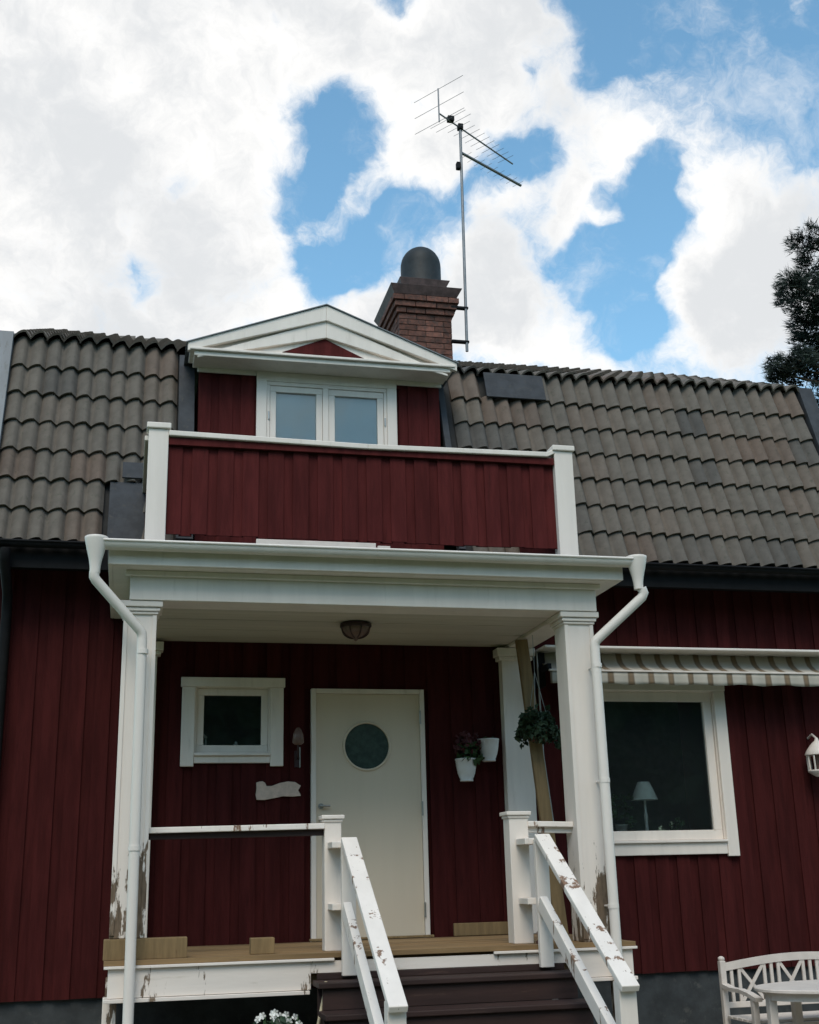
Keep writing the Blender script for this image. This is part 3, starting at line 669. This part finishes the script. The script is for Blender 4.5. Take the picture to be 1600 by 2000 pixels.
bm = bmesh.new(); bar(bm, (-1.346, -1.705, 3.778), (.2, -1.705, 3.755), .13, .042); bar(bm, (.2, -1.706, 3.755), (1.70, -1.706, 3.772), .128, .041); build('hand_rail', bm, 'white_paint', balc, .006)
bm = bmesh.new(); bar(bm, (1.69, -1.708, 3.772), (1.765, -1.708, 3.81), .10, .036); build('rail_end', bm, 'white_paint', balc, .005)
B('sole_plate', 'stone_base', balc, (-1.345, 1.755, -1.69, -1.62, 2.845, 2.944), bevel=.003)
o = B('offcut_board', 'furniture_white', None, (-.675, .245, -1.790, -1.764, 2.851, 2.968), bevel=.004)
tag(o, 'loose white board standing on the porch roof below the red balcony parapet', 'board'); o.location.z = -.012
o2 = B('board_offcut', 'furniture_white', None, (.26, .36, -1.785, -1.764, 2.851, 2.950), bevel=.004)
tag(o2, 'short pale offcut right of the loose white board below the balcony', 'block'); o2.location.z = -.012

# ------------------------------------------------------------------ stairs
stairs = thing('porch_stairs', 'brown wooden steps with white sloping handrails up to the porch', 'stairs', (.68, -2.6, GZ))
GO, RI = .268, .1725; SX0, SX1 = -.25, 1.60
for k in range(1, 6):
    z = -RI*k; yf = PY - .02 - GO*k
    B('tread', 'stair_paint', stairs, (SX0, SX1, yf, yf+GO+.03, z-.036, z), bevel=.006)
    B('riser', 'stair_paint', stairs, (SX0+.03, SX1-.03, yf+.03, yf+.05, z-RI+.002, z-.037), bevel=.002)
B('riser', 'stair_paint', stairs, (SX0+.03, SX1-.03, PY-.008, PY+.011, -RI+.002, -.052-.08), bevel=.002)
sl_ = -RI/GO
for x in (SX0+.03, SX1-.09):
    bm = bmesh.new(); y0 = PY-.01; y1 = PY-GO*5-.02
    prism(bm, [(x, y0, -.215), (x, y0, -.42), (x, y1+.08, GZ), (x, y1, GZ), (x, y1, -.215+sl_*(y0-y1)+.0)], (.045, 0, 0)); build('stringer', bm, 'stair_paint', stairs)
for (xc, w, side) in ((-.005, .112, 1), (1.425, .115, 1)):
    top = Vector((xc, -1.885, .752)); end = Vector((xc, -3.43 if xc < 1 else -3.36, 0)); end.z = top.z + (end.y-top.y)*-(.972/1.54)*-1
    end.z = top.z - (top.y-end.y)*.632
    hr_w = w
    bm = bmesh.new(); bar(bm, top, end, hr_w, .042); build('handrail', bm, 'rail_peeling', stairs, .006)
    d = (end-top); s0 = top + Vector((-.02, 0, -.462)); s1 = s0 + d*.93
    bm = bmesh.new(); bar(bm, s0, s1, .058, .105); build('lower_rail', bm, 'rail_peeling', stairs, .005)
    xa = xc-.048
    B('upper_post', 'white_paint', stairs, (xa, xa+.10, -1.868, -1.820, -.150, top.z-.02), bevel=.005)
    ye = end.y+.10; ze = top.z-(top.y-ye)*.632-.022
    B('lower_post', 'white_paint', stairs, (xa-.005, xa+.105, ye-.05, ye+.045, GZ, ze-.005), bevel=.005)
    for zz in (.72, .30):                    # blocks tying the handrail post to the newel
        B('tie_block', 'white_paint', stairs, (xa-.06, xa+.09, -1.819, -1.60, zz-.022, zz+.022), bevel=.004)

# ------------------------------------------------------------------ awning
aw = thing('awning', 'rolled-up beige and brown striped awning over the large window', 'awning', (3.6, -.2, 2.1))
AX0, AX1 = 2.11, 5.05
B('cassette_rail', 'white_metal', aw, (AX0-.03, AX1, -.345, -.024, 2.447, 2.470), bevel=.006)
bm = bmesh.new(); n = 40; prof = [(-.10, 2.444), (-.108, 2.40), (-.135, 2.35), (-.20, 2.30), (-.29, 2.262), (-.356, 2.245)]
rows = []
for (yy, zz) in prof:
    rows.append([bm.verts.new((AX0+(AX1-AX0)*i/n, yy+.006*math.sin(i*1.7), zz+.005*math.sin(i*2.3+zz*9))) for i in range(n+1)])
for a, b in zip(rows, rows[1:]):
    for i in range(n):
        f = bm.faces.new((a[i], a[i+1], b[i+1], b[i])); f.smooth = True
build('cloth', bm, 'awning_cloth', aw).modifiers.new('s', 'SOLIDIFY').thickness = .003
bm = bmesh.new(); rows = []
for k, zz in enumerate((2.232, 2.19, 2.15, 2.118)):
    rows.append([bm.verts.new((AX0+(AX1-AX0)*i/120, -.362-.002*k+.010*math.sin(i*.9)*k/3, zz+(.006*math.sin(i*.35) if k == 3 else 0))) for i in range(121)])
for a, b in zip(rows, rows[1:]):
    for i in range(120):
        f = bm.faces.new((a[i], a[i+1], b[i+1], b[i])); f.smooth = True
build('valance', bm, 'awning_cloth', aw).modifiers.new('s', 'SOLIDIFY').thickness = .002
B('front_bar', 'furniture_white', aw, (AX0-.01, AX1, -.375, -.352, 2.229, 2.246), bevel=.004)
B('arm_bracket', 'black_metal', aw, (AX0-.02, AX0+.02, -.36, -.025, 2.25, 2.30), (AX0-.03, AX0+.03, -.16, -.0242, 2.12, 2.43), bevel=.004)
T('crank_rod', 'wire', aw, [(2.05, -.2, 2.43), (2.06, -.20, 1.5), (2.12, -.20, .9)], .008, 8)

# ------------------------------------------------------------------ TV antenna
ant = thing('tv_antenna', 'tall television antenna mast bracketed to the chimney', 'antenna', (2.39, 2.8, 6.8))
MX = lambda z: 2.392 + (z-6.8)*.010
T('mast', 'aluminium', ant, [(MX(6.80), 2.80, 6.80), (MX(10.12), 2.80, 10.12)], .019, 10)
for z in (7.40, 6.93): B('bracket', 'black_metal', ant, (CX1-.02, MX(z)+.03, 2.78, 2.845, z-.014, z+.014), bevel=.003)
b1 = Vector((.8115, .584, 0)); e1 = Vector((-b1.y, b1.x, 0)); m1 = Vector((MX(10.06), 2.80, 10.06))
T('boom', 'aluminium', ant, [m1-b1*.44, m1+b1*1.17], .011, 8)
T('boom', 'aluminium', ant, [Vector((MX(9.68), 2.80, 9.68)), Vector((MX(9.68), 2.80, 9.68))+Vector((.859, .512, 0))*1.20], .019, 8)
rf = m1-b1*.44
T('reflector_bar', 'aluminium', ant, [rf+Vector((0, 0, -.13)), rf+Vector((0, 0, .38))], .010, 8)
for dz in (.37, .12, -.12): T('element', 'aluminium', ant, [rf+Vector((0, 0, dz))-e1*.42, rf+Vector((0, 0, dz))+e1*.42], .0035, 6)
for k in range(12):
    c = m1-b1*.26+b1*(.115*k); hl = .20-.006*k if k > 1 else .30
    T('element', 'aluminium', ant, [c-e1*hl, c+e1*hl], .003, 6)
b2 = Vector((.859, .512, 0)); e2 = Vector((-b2.y, b2.x, 0)); m2 = Vector((MX(9.68), 2.80, 9.68))
for k in range(9):
    c = m2+b2*(.10+.13*k); T('element', 'aluminium', ant, [c-e2*.10, c+e2*.10], .0025, 6)
bm = bmesh.new(); c = m1-b1*.2; box(bm, c.x-.045, c.x+.045, c.y-.04, c.y+.04, c.z-.005, c.z+.07); build('junction_box', bm, 'black_metal', ant, .01)
bm = bmesh.new(); box(bm, m1.x-.035, m1.x+.035, 2.76, 2.84, 10.03, 10.11); build('mast_clamp', bm, 'black_metal', ant, .008)
bm = bmesh.new(); box(bm, MX(9.45)-.07, MX(9.45)-.012, 2.765, 2.835, 9.42, 9.52); build('amplifier_box', bm, 'black_metal', ant, .01)

# ------------------------------------------------------------------ things on the porch
bm = bmesh.new(); cl = Vector((.235, -.95, 2.502)); lathe(bm, [(.05, -.005), (.128, -.006), (.132, -.03), (.124, -.042)], cl, 28)
lamp = thing('ceiling_lamp', 'round bronze ceiling lamp under the porch roof', 'lamp', cl); build('rim', bm, 'lamp_bronze', lamp)
bm = bmesh.new(); lathe(bm, [(.121, -.043)] + [(.121*math.cos(a*math.pi/16), -.043-.085*math.sin(a*math.pi/16)) for a in range(1, 8)] + [(.022, -.127), (.016, -.14), (.006, -.15)], cl, 28)
build('glass_bowl', bm, 'lamp_glass', lamp)
for i in range(8):
    bm = bmesh.new(); a = i*math.pi/4+.2
    tube(bm, [cl+Vector((math.cos(a)*.123*math.cos(q), math.sin(a)*.123*math.cos(q), -.044-.087*math.sin(q))) for q in [k*math.pi/2/8 for k in range(8)]], .004, 5); build('rib', bm, 'lamp_bronze', lamp)

wl = thing('wall_lamp', 'small dark wall lamp between the small window and the door', 'lamp', (-.12, -.03, 1.5))
bm = bmesh.new(); lathe(bm, [(.028, 0), (.052, .02), (.045, .09), (.028, .13), (.01, .15)], (-.125, -.11, 1.60), 16); build('shade', bm, 'lamp_glass', wl)
bm = bmesh.new(); tube(bm, [(-.125, -.11, 1.60), (-.125, -.11, 1.55), (-.122, -.075, 1.50), (-.12, -.028, 1.49)], .008, 8); box(bm, -.145, -.095, -.03, -.0225, 1.42, 1.56); build('arm', bm, 'lamp_bronze', wl)
bm = bmesh.new(); tube(bm, [(-.10, -.045, 1.59), (-.10, -.045, 1.42)], .006, 8); tube(bm, [(-.10, -.045, 1.42), (-.10, -.0225, 1.42)], .006, 6); build('pull', bm, 'wire', wl)

# ribbon-shaped wooden sign
bm = bmesh.new()
top = [(-.472, 1.292), (-.445, 1.300), (-.418, 1.302), (-.398, 1.290), (-.385, 1.262), (-.34, 1.262), (-.27, 1.288), (-.20, 1.300), (-.14, 1.294), (-.090, 1.262)]
bot = [(-.113, 1.225), (-.088, 1.178), (-.16, 1.172), (-.24, 1.176), (-.33, 1.158), (-.40, 1.146), (-.468, 1.148), (-.476, 1.19), (-.470, 1.24)]
prism(bm, [(x, -.040, z) for x, z in top+bot], (0, .0165, 0))
sg = tag(build('wall_sign', bm, 'sign_wood', None, .003), 'pale wooden banner-shaped plaque on the wall left of the door', 'sign')

def leaves(bm, c, n, spread, size, up=.3, squash=1.0):
    c = Vector(c)
    for _ in range(n):
        d = Vector((rnd(-1, 1), rnd(-1, 1), rnd(-1, 1)))
        if d.length > 1: d.normalize()
        p = c + Vector((d.x*spread, d.y*spread, d.z*spread*squash))
        s = size*rnd(.6, 1.3); a = Vector((rnd(-1, 1), rnd(-1, 1), rnd(-1+up, 1))).normalized(); b = a.orthogonal().normalized()
        b = (Matrix.Rotation(rnd(0, 6.3), 3, a) @ b)*s*.35; a = a*s; nrm = a.cross(b).normalized()*s*.12
        v = [bm.verts.new(q) for q in (p-a*.5, p+b*.9-nrm, p+a*.5, p-b*.9-nrm)]
        bm.faces.new((v[0], v[1], v[2])); bm.faces.new((v[0], v[2], v[3]))
def wall_pot(cx, cz, label, plant):
    t = thing('flower_pot', label, 'flower pot', (cx, -.115, cz-.09), 'white pots on the wall right of the door')
    bm = bmesh.new(); lathe(bm, [(.058, -.095), (.060, -.085), (.056, -.078), (.076, -.03), (.088, .03), (.092, .085), (.097, .088), (.097, .10), (.088, .10), (.084, .07)], (cx, -.1215, cz), 24)
    for k in range(14):
        a = 2*math.pi*k/14; tube(bm, [(cx+math.cos(a)*.063, -.1215+math.sin(a)*.063, cz-.06), (cx+math.cos(a)*.093, -.1215+math.sin(a)*.093, cz+.08)], .0035, 4)
    build('pot', bm, 'pot_white', t)
    if plant:
        bm = bmesh.new(); leaves(bm, (cx+.03, -.125, cz+.14), 130, .11, .07); build('foliage', bm, 'leaf_mid', t)
        bm = bmesh.new(); leaves(bm, (cx+.02, -.12, cz+.22), 110, .12, .06); build('blossom', bm, 'leaf_wine', t)
        bm = bmesh.new()
        for k in range(7): tube(bm, [(cx, -.1215, cz+.07), (cx+rnd(-.03, .06), -.12+rnd(-.03, .03), cz+.14), (cx+rnd(-.08, .1), -.12+rnd(-.06, .06), cz+.22)], .003, 4)
        build('stem', bm, 'leaf_dark', t)
    else:
        bm = bmesh.new(); leaves(bm, (cx, -.122, cz+.095), 90, .06, .035, squash=.4); build('foliage', bm, 'leaf_dark', t)
wall_pot(1.365, 1.378, 'lower white ribbed wall pot with dark red and green plant', True)
wall_pot(1.578, 1.55, 'upper white ribbed wall pot with little foliage', False)

# hanging basket at the right side of the porch
hb = thing('hanging_basket', 'dark green hanging plant between the wall pilaster and the right column', 'hanging plant', (1.83, -.75, 1.55))
bm = bmesh.new(); leaves(bm, (1.82, -.75, 1.685), 750, .145, .06, squash=.85); leaves(bm, (1.89, -.75, 1.65), 350, .11, .05); 
for k in range(26):                          # loose trailing shoots
    a = rnd(0, 6.28); r0 = rnd(.08, .17); x, yv, z = 1.83+math.cos(a)*r0, -.75+math.sin(a)*r0, 1.70+rnd(-.06, .14)
    for q in range(int(rnd(3, 8))):
        leaves(bm, (x, yv, z), 4, .028, .055); x += math.cos(a)*rnd(.0, .018); yv += math.sin(a)*.01; z -= rnd(.012, .035)
build('foliage', bm, 'leaf_dark', hb)
bm = bmesh.new(); lathe(bm, [(.05, -.10), (.10, -.06), (.12, .0), (.115, .0)], (1.83, -.75, 1.66), 16); build('bowl', bm, 'tool_rust', hb)
bm = bmesh.new()
for k in range(3):
    a = 2.1*k; tube(bm, [(1.83+math.cos(a)*.117, -.75+math.sin(a)*.117, 1.66), (1.83, -.75, 2.15)], .003, 5)
tube(bm, [(1.83, -.75, 2.15), (1.83, -.75, 2.473)], .003, 5); build('hanger', bm, 'wire', hb)

def timber(name, p, q, w, h, label, cat, up=(0, -1, 0), group=None, mat='raw_wood'):
    bm = bmesh.new(); bar(bm, p, q, w, h, up); return tag(build(name, bm, mat, None, .004), label, cat, group)
timber('prop_timber', (1.985, -.63, .004), (1.775, -.60, 2.46), .105, .045, 'unpainted pale plank propped upright at the right side of the porch', 'plank')
timber('lumber_beam', (-1.655, -1.665, .0665), (-1.10, -1.665, .0665), .135, .133, 'yellow timber beam lying under the left porch column', 'timber', up=(0, 0, 1))
timber('lumber_offcut', (-.66, -1.60, .054), (-.495, -1.60, .054), .11, .106, 'short sawn wood block alone on the deck edge left of the steps', 'wood block', up=(0, 0, 1))
timber('wall_plank', (1.215, -.075, .052), (1.70, -.075, .052), .03, .103, 'yellow board standing on edge against the wall right of the door', 'board', up=(0, 0, 1))
# small dark garden figure by the right newel post
bm = bmesh.new(); lathe(bm, [(.035, 0), (.038, .012), (.02, .03), (.026, .055), (.030, .075), (.016, .10), (.009, .125), (.006, .15)], (1.455, -1.66, .001), 14)
tag(build('figurine', bm, 'tool_rust'), 'small dark figurine standing beside the right newel post', 'figurine')

# things in the windows
def sill_lamp():
    t = thing('table_lamp', 'white-shaded table lamp standing in the large window', 'lamp', (3.17, .2, .78))
    bm = bmesh.new(); lathe(bm, [(.125, 0), (.12, .01), (.085, .10), (.055, .165), (.05, .165), (.08, .10), (.115, .005)], (3.17, .2, 1.125), 20); build('shade', bm, 'petal', t)
    bm = bmesh.new(); lathe(bm, [(.06, 0), (.06, .012), (.018, .03), (.014, .15), (.02, .2), (.012, .24), (.012, .36)], (3.17, .2, .7805), 16); build('stand', bm, 'pot_white', t)
B('window_ledge', 'white_paint', bw, (2.57, 3.815, .101, .34, .752, .780), bevel=.003)
B('window_ledge', 'white_paint', sw, (-.98, -.38, .101, .30, 1.548, 1.575), bevel=.003)
sill_lamp()
def small_pot(name, c, r, h, label, cat, plant=True, mat='pot_white', group=None):
    t = thing(name, label, cat, c, group); bm = bmesh.new(); lathe(bm, [(r*.75, 0), (r, h), (r*1.06, h), (r*1.06, h*1.1), (r*.9, h*1.1)], c, 16); build('pot', bm, mat, t)
    if plant: bm = bmesh.new(); leaves(bm, Vector(c)+Vector((0, 0, h*1.1+plant*.4)), int(300*plant), plant*.5, .06, squash=1.2); build('foliage', bm, 'leaf_mid', t)
small_pot('potted_plant', (2.92, .2, .7805), .055, .115, 'leafy plant in a white pot at the left of the large window', 'potted plant', .3)
small_pot('potted_plant', (3.47, .2, .7805), .065, .055, 'low white bowl with a sprout at the right of the large window sill', 'potted plant', .12)
t = thing('candle_lantern', 'small white candle lantern at the left of the small window', 'lantern', (-.925, .17, 1.5755))
bm = bmesh.new(); c = Vector((-.925, .17, 1.5755))
box(bm, c.x-.035, c.x+.035, c.y-.035, c.y+.035, c.z, c.z+.012)
for sx in (-1, 1):
    for sy in (-1, 1): box(bm, c.x+sx*.031-.005, c.x+sx*.031+.005, c.y+sy*.031-.005, c.y+sy*.031+.005, c.z+.0125, c.z+.115)
frust(bm, (c.x-.042, c.x+.042, c.y-.042, c.y+.042), c.z+.1155, (c.x-.01, c.x+.01, c.y-.01, c.y+.01), c.z+.155); build('body', bm, 'pot_white', t)
bm = bmesh.new(); tube(bm, [c+Vector((0, 0, .0125)), c+Vector((0, 0, .07))], .016, 12); build('candle', bm, 'petal', t)
bm = bmesh.new(); lathe(bm, [(.025, 0), (.032, .02), (.03, .045), (.014, .065), (.016, .075), (.004, .085)], (-.635, .17, 1.5755), 14)
tag(build('ornament', bm, 'pot_white'), 'tiny pale ornament in the middle of the small window sill', 'ornament')

# white wall lantern at the right picture edge
t = thing('wall_lantern', 'white slatted wall lantern right of the large window', 'lantern', (4.79, -.18, 1.28))
lc = Vector((4.80, -.17, 1.30)); bm = bmesh.new()
for k in range(10):
    a = 2*math.pi*k/10; tube(bm, [lc+Vector((.10*math.cos(a), .10*math.sin(a), .06)), lc+Vector((.105*math.cos(a), .105*math.sin(a), .20))], .009, 6)
lathe(bm, [(.04, 0), (.11, .045), (.11, .06), (.05, .06)], lc, 20); build('cage', bm, 'furniture_white', t)
bm = bmesh.new(); lathe(bm, [(.122, .20), (.122, .212), (.10, .25), (.06, .30), (.02, .335), (.012, .36)], lc, 20); build('roof', bm, 'furniture_white', t)
bm = bmesh.new(); lathe(bm, [(.03, .0605), (.035, .12), (.03, .1995)], lc, 14); build('lamp_glass', bm, 'lamp_glass', t)
bm = bmesh.new(); tube(bm, [lc+Vector((0, 0, .355)), lc+Vector((0, .07, .40)), lc+Vector((0, .147, .37))], .010, 8); build('bracket', bm, 'furniture_white', t)

# ------------------------------------------------------------------ garden bench and table
bench = thing('garden_bench', 'white wooden garden bench with crossed back slats by the wall', 'bench', (4.05, -.6, GZ))
BX0, BX1, BY = 3.285, 4.82, -.80
def crest(x): return .07*math.sin(math.pi*(x-BX0)/(BX1-BX0))
for x in (BX0, BX1-.05):
    p = B('back_post', 'furniture_white', bench, (x, x+.05, BY, BY+.05, GZ, -.235), bevel=.006)
    bm = bmesh.new(); lathe(bm, [(.02, 0), (.028, .012), (.026, .026), (.01, .036)], (x+.025, BY+.025, -.236), 12); build('finial', bm, 'furniture_white', p)
    B('front_post', 'furniture_white', bench, (x, x+.05, BY-.50, BY-.45, GZ, -.475), bevel=.006)
    bm = bmesh.new(); pts = [(BY+.0, -.425), (BY-.12, -.445), (BY-.28, -.445), (BY-.42, -.462), (BY-.55, -.49)]
    for (a, za), (b, zb) in zip(pts, pts[1:]): bar(bm, (x+.025, a, za), (x+.025, b-.003, zb), .06, .03)
    build('armrest', bm, 'furniture_white', bench)
bm = bmesh.new(); n = 16; xs = [BX0+.051+(BX1-BX0-.102)*i/n for i in range(n+1)]
for a, b in zip(xs, xs[1:]): prism(bm, [(a, BY+.01, -.322+crest(a)), (b, BY+.01, -.322+crest(b)), (b, BY+.01, -.262+crest(b)), (a, BY+.01, -.262+crest(a))], (0, .032, 0))
bmesh.ops.remove_doubles(bm, verts=bm.verts, dist=.0005); build('crest_rail', bm, 'furniture_white', bench)
B('bottom_rail', 'furniture_white', bench, (BX0+.051, BX1-.051, BY+.012, BY+.042, -.60, -.555), bevel=.004)
B('middle_rail', 'furniture_white', bench, (BX0+.051, BX1-.051, BY+.014, BY+.040, -.445+.0, -.425), bevel=.003) if False else None
xx = [.105, .175, .405, .470, .535, .765, .83, .895, 1.125, 1.19, 1.26, 1.40]
for d in xx:
    x = BX0+d; B('back_slat', 'furniture_white', bench, (x-.014, x+.014, BY+.017, BY+.035, -.556, -.315+crest(x)), bevel=.003)
for a, b in ((.189, .391), (.549, .751), (.909, 1.111)):
    for s in (0, 1):
        bm = bmesh.new(); za, zb = (-.55, -.325+crest(BX0+b)) if s == 0 else (-.325+crest(BX0+a), -.55)
        bar(bm, (BX0+a, BY+.022+s*.006, za), (BX0+b, BY+.022+s*.006, zb), .012, .026, (0, 0, 1)); build('cross_slat', bm, 'furniture_white', bench)
for k in range(5): B('seat_slat', 'furniture_white', bench, (BX0+.01, BX1-.01, BY-.448+k*.088, BY-.372+k*.088, -.672, -.650), bevel=.004)
B('apron', 'furniture_white', bench, (BX0+.051, BX1-.051, BY-.49, BY-.46, -.74, -.673), bevel=.004)
table = thing('garden_table', 'white oval garden table standing in front of the bench', 'table', (3.85, -1.72, GZ))
bm = bmesh.new(); n = 44; tcx, tcy, trx, try_ = 3.86, -1.72, .74, .46
ring = lambda r, z: [bm.verts.new((tcx+(trx+r)*math.cos(2*math.pi*k/n), tcy+(try_+r)*math.sin(2*math.pi*k/n), z)) for k in range(n)]
rs = [ring(-.01, -.398), ring(0, -.392), ring(0, -.376), ring(-.008, -.370)]
for a, b in zip(rs, rs[1:]):
    for k in range(n): bm.faces.new((a[k], a[(k+1) % n], b[(k+1) % n], b[k]))
bm.faces.new(rs[0][::-1]); bm.faces.new(rs[-1]); build('tabletop', bm, 'furniture_white', table)
bm = bmesh.new(); a = ring(-.07, -.3985); b = ring(-.07, -.455); c = ring(-.09, -.455); d = ring(-.09, -.3985)
for p, q in ((a, b), (b, c), (c, d), (d, a)):
    for k in range(n): bm.faces.new((p[k], p[(k+1) % n], q[(k+1) % n], q[k]))
build('apron', bm, 'furniture_white', table)
for x, yv in ((3.215, -1.72), (3.60, -2.09), (3.62, -1.36), (4.42, -1.95), (4.42, -1.49)):
    B('leg', 'furniture_white', table, (x-.032, x+.032, yv-.032, yv+.032, GZ, -.3985), bevel=.006)

# ------------------------------------------------------------------ garden bits by the stairs
t = thing('flowering_plant', 'white-flowering plant at the foot of the porch left of the steps', 'plant', (-.56, -2.35, GZ))
bm = bmesh.new()
for k in range(26):
    x, yv = rnd(-.72, -.40), rnd(-2.5, -2.2); tube(bm, [(-.56+rnd(-.05, .05), -2.35+rnd(-.05, .05), GZ), (x*.6-.22, yv, GZ+.35), (x, yv, -.40+rnd(-.08, .06))], .004, 5)
build('stem', bm, 'leaf_mid', t)
bm = bmesh.new(); leaves(bm, (-.56, -2.35, -.58), 900, .24, .07, squash=1.0); build('foliage', bm, 'leaf_dark', t)
bm = bmesh.new()
for k in range(17):
    c = Vector((rnd(-.70, -.42), rnd(-2.46, -2.22), 0)); c.z = -.375+.055*math.cos((c.x+.575)*9)+rnd(-.06, .015)
    for i in range(5):
        a = 2*math.pi*i/5+k; p = Vector((math.cos(a), rnd(-.5, .1), math.sin(a)))*.016; q = Vector((-math.sin(a), -.3, math.cos(a)))*.009
        v = [bm.verts.new(x) for x in (c, c+p+q, c+p*1.5, c+p-q)]; bm.faces.new(v)
build('blossom', bm, 'petal', t)
bm = bmesh.new(); tube(bm, [(-.38, -2.12, GZ), (-.245, -2.02, -.43), (-.195, -1.985, -.23), (-.185, -1.975, -.17)], .011, 8)
tag(build('garden_stake', bm, 'bamboo'), 'thin pale stake leaning against the left side of the steps', 'stake')
t = thing('garden_rake', 'rusty tool with orange handle leaning beside the right downpipe', 'tool', (2.68, -.4, GZ))
bm = bmesh.new(); tube(bm, [(2.62, -.035, .36), (2.70, -.45, GZ+.03)], .014, 8); build('handle', bm, 'tool_handle', t)
bm = bmesh.new(); box(bm, 2.60, 2.80, -.47, -.44, GZ+.015, GZ+.04); build('head', bm, 'tool_rust', t)

# ------------------------------------------------------------------ pine tree behind the right gable, and the light-blocking wood added behind the camera
def pine(name, base, height, label, seed, clumps):
    random.seed(seed)
    t = thing(name, label, 'tree', base); b = Vector(base)
    bm = bmesh.new(); tube(bm, [b, b+Vector((.1, 0, height*.4)), b+Vector((-.1, .1, height*.75)), b+Vector((0, 0, height))], [.32, .26, .16, .04], 10); build('trunk', bm, 'bark', t)
    bl = bmesh.new(); bf = bmesh.new()
    for (dx, dy, z, r) in clumps:
        c = Vector((b.x+dx, b.y+dy, z)); tube(bl, [Vector((b.x, b.y, z-.6)), (c+Vector((b.x, b.y, z-.4)))/2+Vector((0, 0, -.1)), c], [.09, .05, .02], 6)
        for _ in range(int(80*r*r)+16):
            d = Vector((rnd(-1, 1), rnd(-1, 1), rnd(-1, 1)))
            if d.length > 1: d.normalize()
            p = c+Vector((d.x*r, d.y*r, d.z*r*.62)); out = Vector((d.x*.8, d.y*.8, .35+rnd(-.3, .3))).normalized()
            for _k in range(20):              # a brush of needles on each twig end
                nd_ = (out+Vector((rnd(-1, 1), rnd(-1, 1), rnd(-1, 1)))*.75).normalized(); ln = rnd(.12, .26); sd_ = nd_.orthogonal().normalized()*.028
                q = p+Vector((rnd(-.11, .11), rnd(-.11, .11), rnd(-.09, .09)))
                bf.faces.new([bf.verts.new(x) for x in (q-sd_, q+sd_, q+nd_*ln)])
    build('limb', bl, 'bark', t); o = build('crown', bf, 'needles', t, recalc=False); return t
TY = 16.0; cl = []
random.seed(3)
tb = (18.3, TY, GZ)
for (px, py, r) in ((1592, 455, .45), (1568, 478, .42), (1600, 500, .5), (1588, 530, .6), (1562, 548, .5), (1548, 560, .42), (1578, 570, .7), (1552, 582, .40), (1595, 600, .7), (1580, 612, .40), (1572, 630, .34), (1592, 640, .55), (1575, 655, .36), (1598, 665, .6),
                    (1585, 690, .5), (1560, 703, .5), (1535, 715, .45), (1545, 735, .45), (1520, 728, .30), (1575, 725, .55), (1600, 715, .6), (1600, 770, .35), (1610, 800, .6)):
    p = W(px, py, TY+rnd(-.8, .8)); cl.append((p.x-tb[0], p.y-TY, p.z, r))
for k in range(46):                           # the rest of the crown, to the right of the picture
    z = rnd(9.5, 20); rr = 2.6*(1-abs(z-13.5)/9.5)+.3; a = rnd(0, 6.28); cl.append((1.0+rr*math.cos(a)*rnd(.3, 1), rr*math.sin(a)*rnd(.3, 1), z, rnd(.5, .9)))
pine('pine_tree', tb, 21, 'dark pine tree rising behind the right end of the roof', 11, cl)
random.seed(21)
bm = bmesh.new()
for k in range(22000):                       # added wood, out of view; darkens glass reflections and lower walls
    a = rnd(-1.25, 1.25); rr = rnd(27, 36); top = 11+2.5*math.sin(a*9)+1.6*math.sin(a*23+1)
    p = Vector((CAM.x+rr*math.sin(a), CAM.y-rr*math.cos(a)+6, GZ+top*(1-rnd(0, 1)**1.6)*1.0)); s = rnd(.35, .8)
    n_ = Vector((rnd(-1, 1), rnd(-1, 1), rnd(-.4, 1))).normalized(); u = n_.orthogonal().normalized()*s; w_ = n_.cross(u)
    bm.faces.new([bm.verts.new(q) for q in (p-u, p+w_*.8, p+u, p-w_*.8)])
o = build('added_woods', bm, 'leaf_mid', recalc=False); o['kind'] = 'stuff'; o['label'] = 'out-of-view wood added behind the camera to darken reflections and lower walls'
